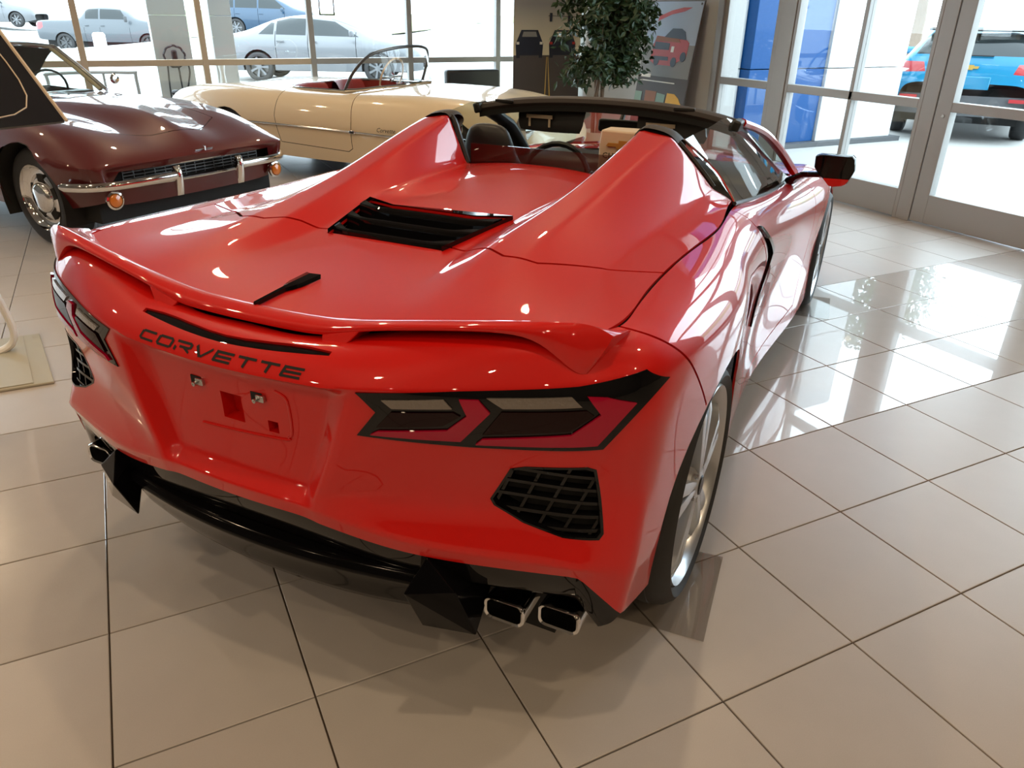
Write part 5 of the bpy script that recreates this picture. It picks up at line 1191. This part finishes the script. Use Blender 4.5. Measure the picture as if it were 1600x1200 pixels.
flat('printed_script', [(-.28, 1.47), (-.05, 1.54), (.16, 1.57), (.28, 1.61), (.14, 1.61), (-.06, 1.58), (-.27, 1.52)], 'print_red', pb, -.006)
flat('printed_caption', [(-.40, .88), (-.22, .88), (-.22, .92), (-.40, .92)], 'print_glow', pb, -.006); flat('printed_rule', [(-.40, .84), (.24, .84), (.24, .852), (-.40, .852)], 'print_glow', pb, -.006)
flat('printed_window', [(-W2 + .01, .50), (-.32, .50), (-.32, .72), (-W2 + .01, .72)], 'print_green', pb, -.006); flat('printed_wall', [(-.24, .52), (-.05, .52), (-.05, .74), (-.26, .74)], 'print_brick', pb, -.006); flat('printed_panes', [(-.04, .50), (.12, .48), (.12, .72), (-.04, .73)], 'print_green', pb, -.006)
flat('printed_tower', [(.14, .48), (W2 - .01, .46), (W2 - .01, .62), (.40, .66), (.36, .70), (.32, .72), (.28, .74), (.15, .74)], 'print_orange', pb, -.006)
obj('printed_wheel', MB().tube([(-.16 + .13 * cos(a), -.006, .44 + .12 * sin(a)) for a in [2 * pi * k / 24 for k in range(24)]], .012, 5, closed=True), 'print_truck', pb); flat('printed_trim', [(.08, .43), (.42, .40), (.42, .41), (.08, .44)], 'print_glow', pb, -.006)
for x in (-.42, .42): obj('pin', MB().lathe([(.001, -.01), (.012, -.008), (.012, 0)], (x, 0, 1.645), 'y', 10), 'dark_metal', pb)
# low black lounge chair behind the roadster
chh = empty('lounge_chair', (2.93, 9.2, 0)); tag(chh, 'low black lounge chair by the window behind the cream roadster', 'chair')
obj('backrest', MB().bx(-.39, .39, -.07, .06, .42, .82), 'black_satin', chh, bevel=.03); obj('seat', MB().bx(-.39, .39, .02, .50, .30, .44), 'black_satin', chh, bevel=.03)
for x in (-.34, .34):
    for y in (-.02, .44): obj('leg', MB().bx(x - .02, x + .02, y - .02, y + .02, 0, .31), 'dark_metal', chh)
# sign stand at the left edge
ss = empty('sign_stand', (-2.20, 3.02, 0)); tag(ss, 'sign stand with a pale square base plate and slanted black board', 'sign stand')
mat('card_pale', (0.42, 0.40, 0.32), .5)
obj('base_plate', MB().prism([(-.30, -.36, 0), (.22, -.36, 0), (.13, .30, 0), (-.30, .30, 0)], [(-.30, -.36, .012), (.22, -.36, .012), (.13, .30, .012), (-.30, .30, .012)]), 'card_pale', ss, bevel=.004)
obj('base_top', MB().prism([(-.28, -.345, .012), (.14, -.345, .012), (.06, .28, .012), (-.28, .28, .012)], [(-.28, -.345, .016), (.14, -.345, .016), (.06, .28, .016), (-.28, .28, .016)]), 'card_pale', ss)
obj('upright', MB().tube(smoothed([(-.14, .10, .016), (-.02, .10, .02), (.05, .10, .08), (.04, .10, .24), (-.03, .09, .60), (-.05, .08, 1.0)], 5), .028, 10, flat=.6), 'white_paint', ss)
mat('board_black', (0.008, 0.009, 0.012), .18, coat=.6)
A_ = Vector((-1.72, 3.03, 1.06)) - Vector((-2.20, 3.02, 0)); U_ = Vector((-.235, -.15, .0)).normalized() * .72; V_ = Vector((-.18, .27, .33)).normalized() * .62
N_ = U_.cross(V_).normalized() * .012
obj('board', MB().prism([A_, A_ + U_, A_ + U_ + V_, A_ + V_], [A_ + N_, A_ + U_ + N_, A_ + U_ + V_ + N_, A_ + V_ + N_]), 'board_black', ss, sm=False)
obj('board_edge', MB().tube([A_ - U_ * .012, A_ + V_ - U_ * .012], .008, 6), 'card_beige', ss)
q1, q2, q3 = A_ + U_ * .9 + V_ * .10 - N_ * .15, A_ + U_ * .16 + V_ * .14 - N_ * .15, A_ + U_ * .10 + V_ * .9 - N_ * .15
for sg in (-1, 1):
    off = N_ * (1.15 if sg > 0 else 0)
    obj('board_line', MB().tube(smoothed([q1 + off, q2 + off - U_ * .0, q3 + off], 6), .003, 5), 'card_beige', ss)
# small framed notice hanging in the window
hf = empty('window_notice', (1.17, 9.797, 1.62)); tag(hf, 'small thin dark frame hanging against the window glass', 'frame')
for nm, b in (('side', (-.10, -.085, 0, .012, -.17, .16)), ('side', (.085, .10, 0, .012, -.17, .16)), ('bottom', (-.10, .10, 0, .012, -.17, -.155)), ('top', (-.10, .10, 0, .012, .145, .16))): obj('frame_' + nm, MB().bx(*b), 'grey_plastic', hf, sm=False)
obj('suction_hook', MB().lathe([(.001, 0), (.02, .003), (.02, .013)], (0, .0, .15), 'y', 12), 'grey_plastic', hf)
# tree outside, mirrored in the polished tiles
tr = empty('street_tree', (13.4, 10.6, .0)); tag(tr, 'leafy green tree outside, mirrored in the polished floor tiles', 'tree')
obj('trunk', MB().tube([(0, 0, 0), (.05, 0, 1.5), (-.05, .05, 3.2), (0, 0, 4.4)], [.16, .13, .10, .05], 8), 'bark', tr)
lf = MB(); mat('leaf_light', (0.03, 0.065, 0.014), .6, noise=(4, .4, (.06, .10, .03)))
for i in range(7000):
    d = Vector((rnd.gauss(0, 1), rnd.gauss(0, 1), rnd.gauss(0, 1))).normalized(); r = rnd.uniform(.45, 1) ** .5
    c = Vector((d.x * 1.7 * r, d.y * 1.7 * r, 4.0 + d.z * 1.6 * r)); u_ = Vector((rnd.gauss(0, 1), rnd.gauss(0, 1), rnd.gauss(0, 1))).normalized(); v_ = u_.cross(d).normalized(); L = rnd.uniform(.08, .16)
    lf.add([c, c + u_ * L * .5 + v_ * L * .35, c + u_ * L, c + u_ * L * .5 - v_ * L * .35], [(0, 1, 2, 3)])
o = obj('foliage', lf, 'leaf_light', tr, sm=False, fixn=False); o['kind'] = 'stuff'
# ---------------------------------------------------------------- ground outside
def gz(x, y):
    n = d = 0
    for ax, ay, az in ANCH:
        w_ = 1 / ((x - ax) ** 2 + (y - ay) ** 2 + .3) ** 1.8; n += w_ * az; d += w_
    return n / d
mat('concrete', (0.40, 0.39, 0.37), .85, noise=(.7, .2))
XS = [-70, -45, -30, -20] + [-14 + 1.2 * i for i in range(30)] + [23, 27, 32, 40, 60, 110]
YS = [-60, -30, -15, -7.3, -4, 0, 3, 6, 8, 9.95] + [11 + 1.3 * i for i in range(36)] + [60, 70, 90, 130]
rows = []
for y in YS:
    r = []
    for x in XS:
        ind = X0 - .25 < x < WX + .22 and Y0 - .25 < y < WY + .2
        r.append((x, y, gz(x, y) - (.4 if ind else 0)))
    rows.append(r)
struct('ground', MB().grid(rows), 'concrete', ang=None)
mat('grass', (0.17, 0.22, 0.09), .9, noise=(3, .4, (0.26, 0.24, 0.13)))
rows = [[(x, y + .25 * x, gz(x, y + .25 * x) + h) for x in range(2, 60, 3)] for y, h in ((36, .02), (40, .15), (46, .3), (54, .5), (66, .8))]
struct('grass_bank', MB().grid(rows), 'grass', ang=None)
rows = [[(x, y, gz(x, y) + h) for x in (16, 20, 26, 34, 44)] for y, h in ((-8, .04), (0, .05), (6, .05), (10, .1))]
struct('grass_verge', MB().grid(rows), 'grass', ang=None)
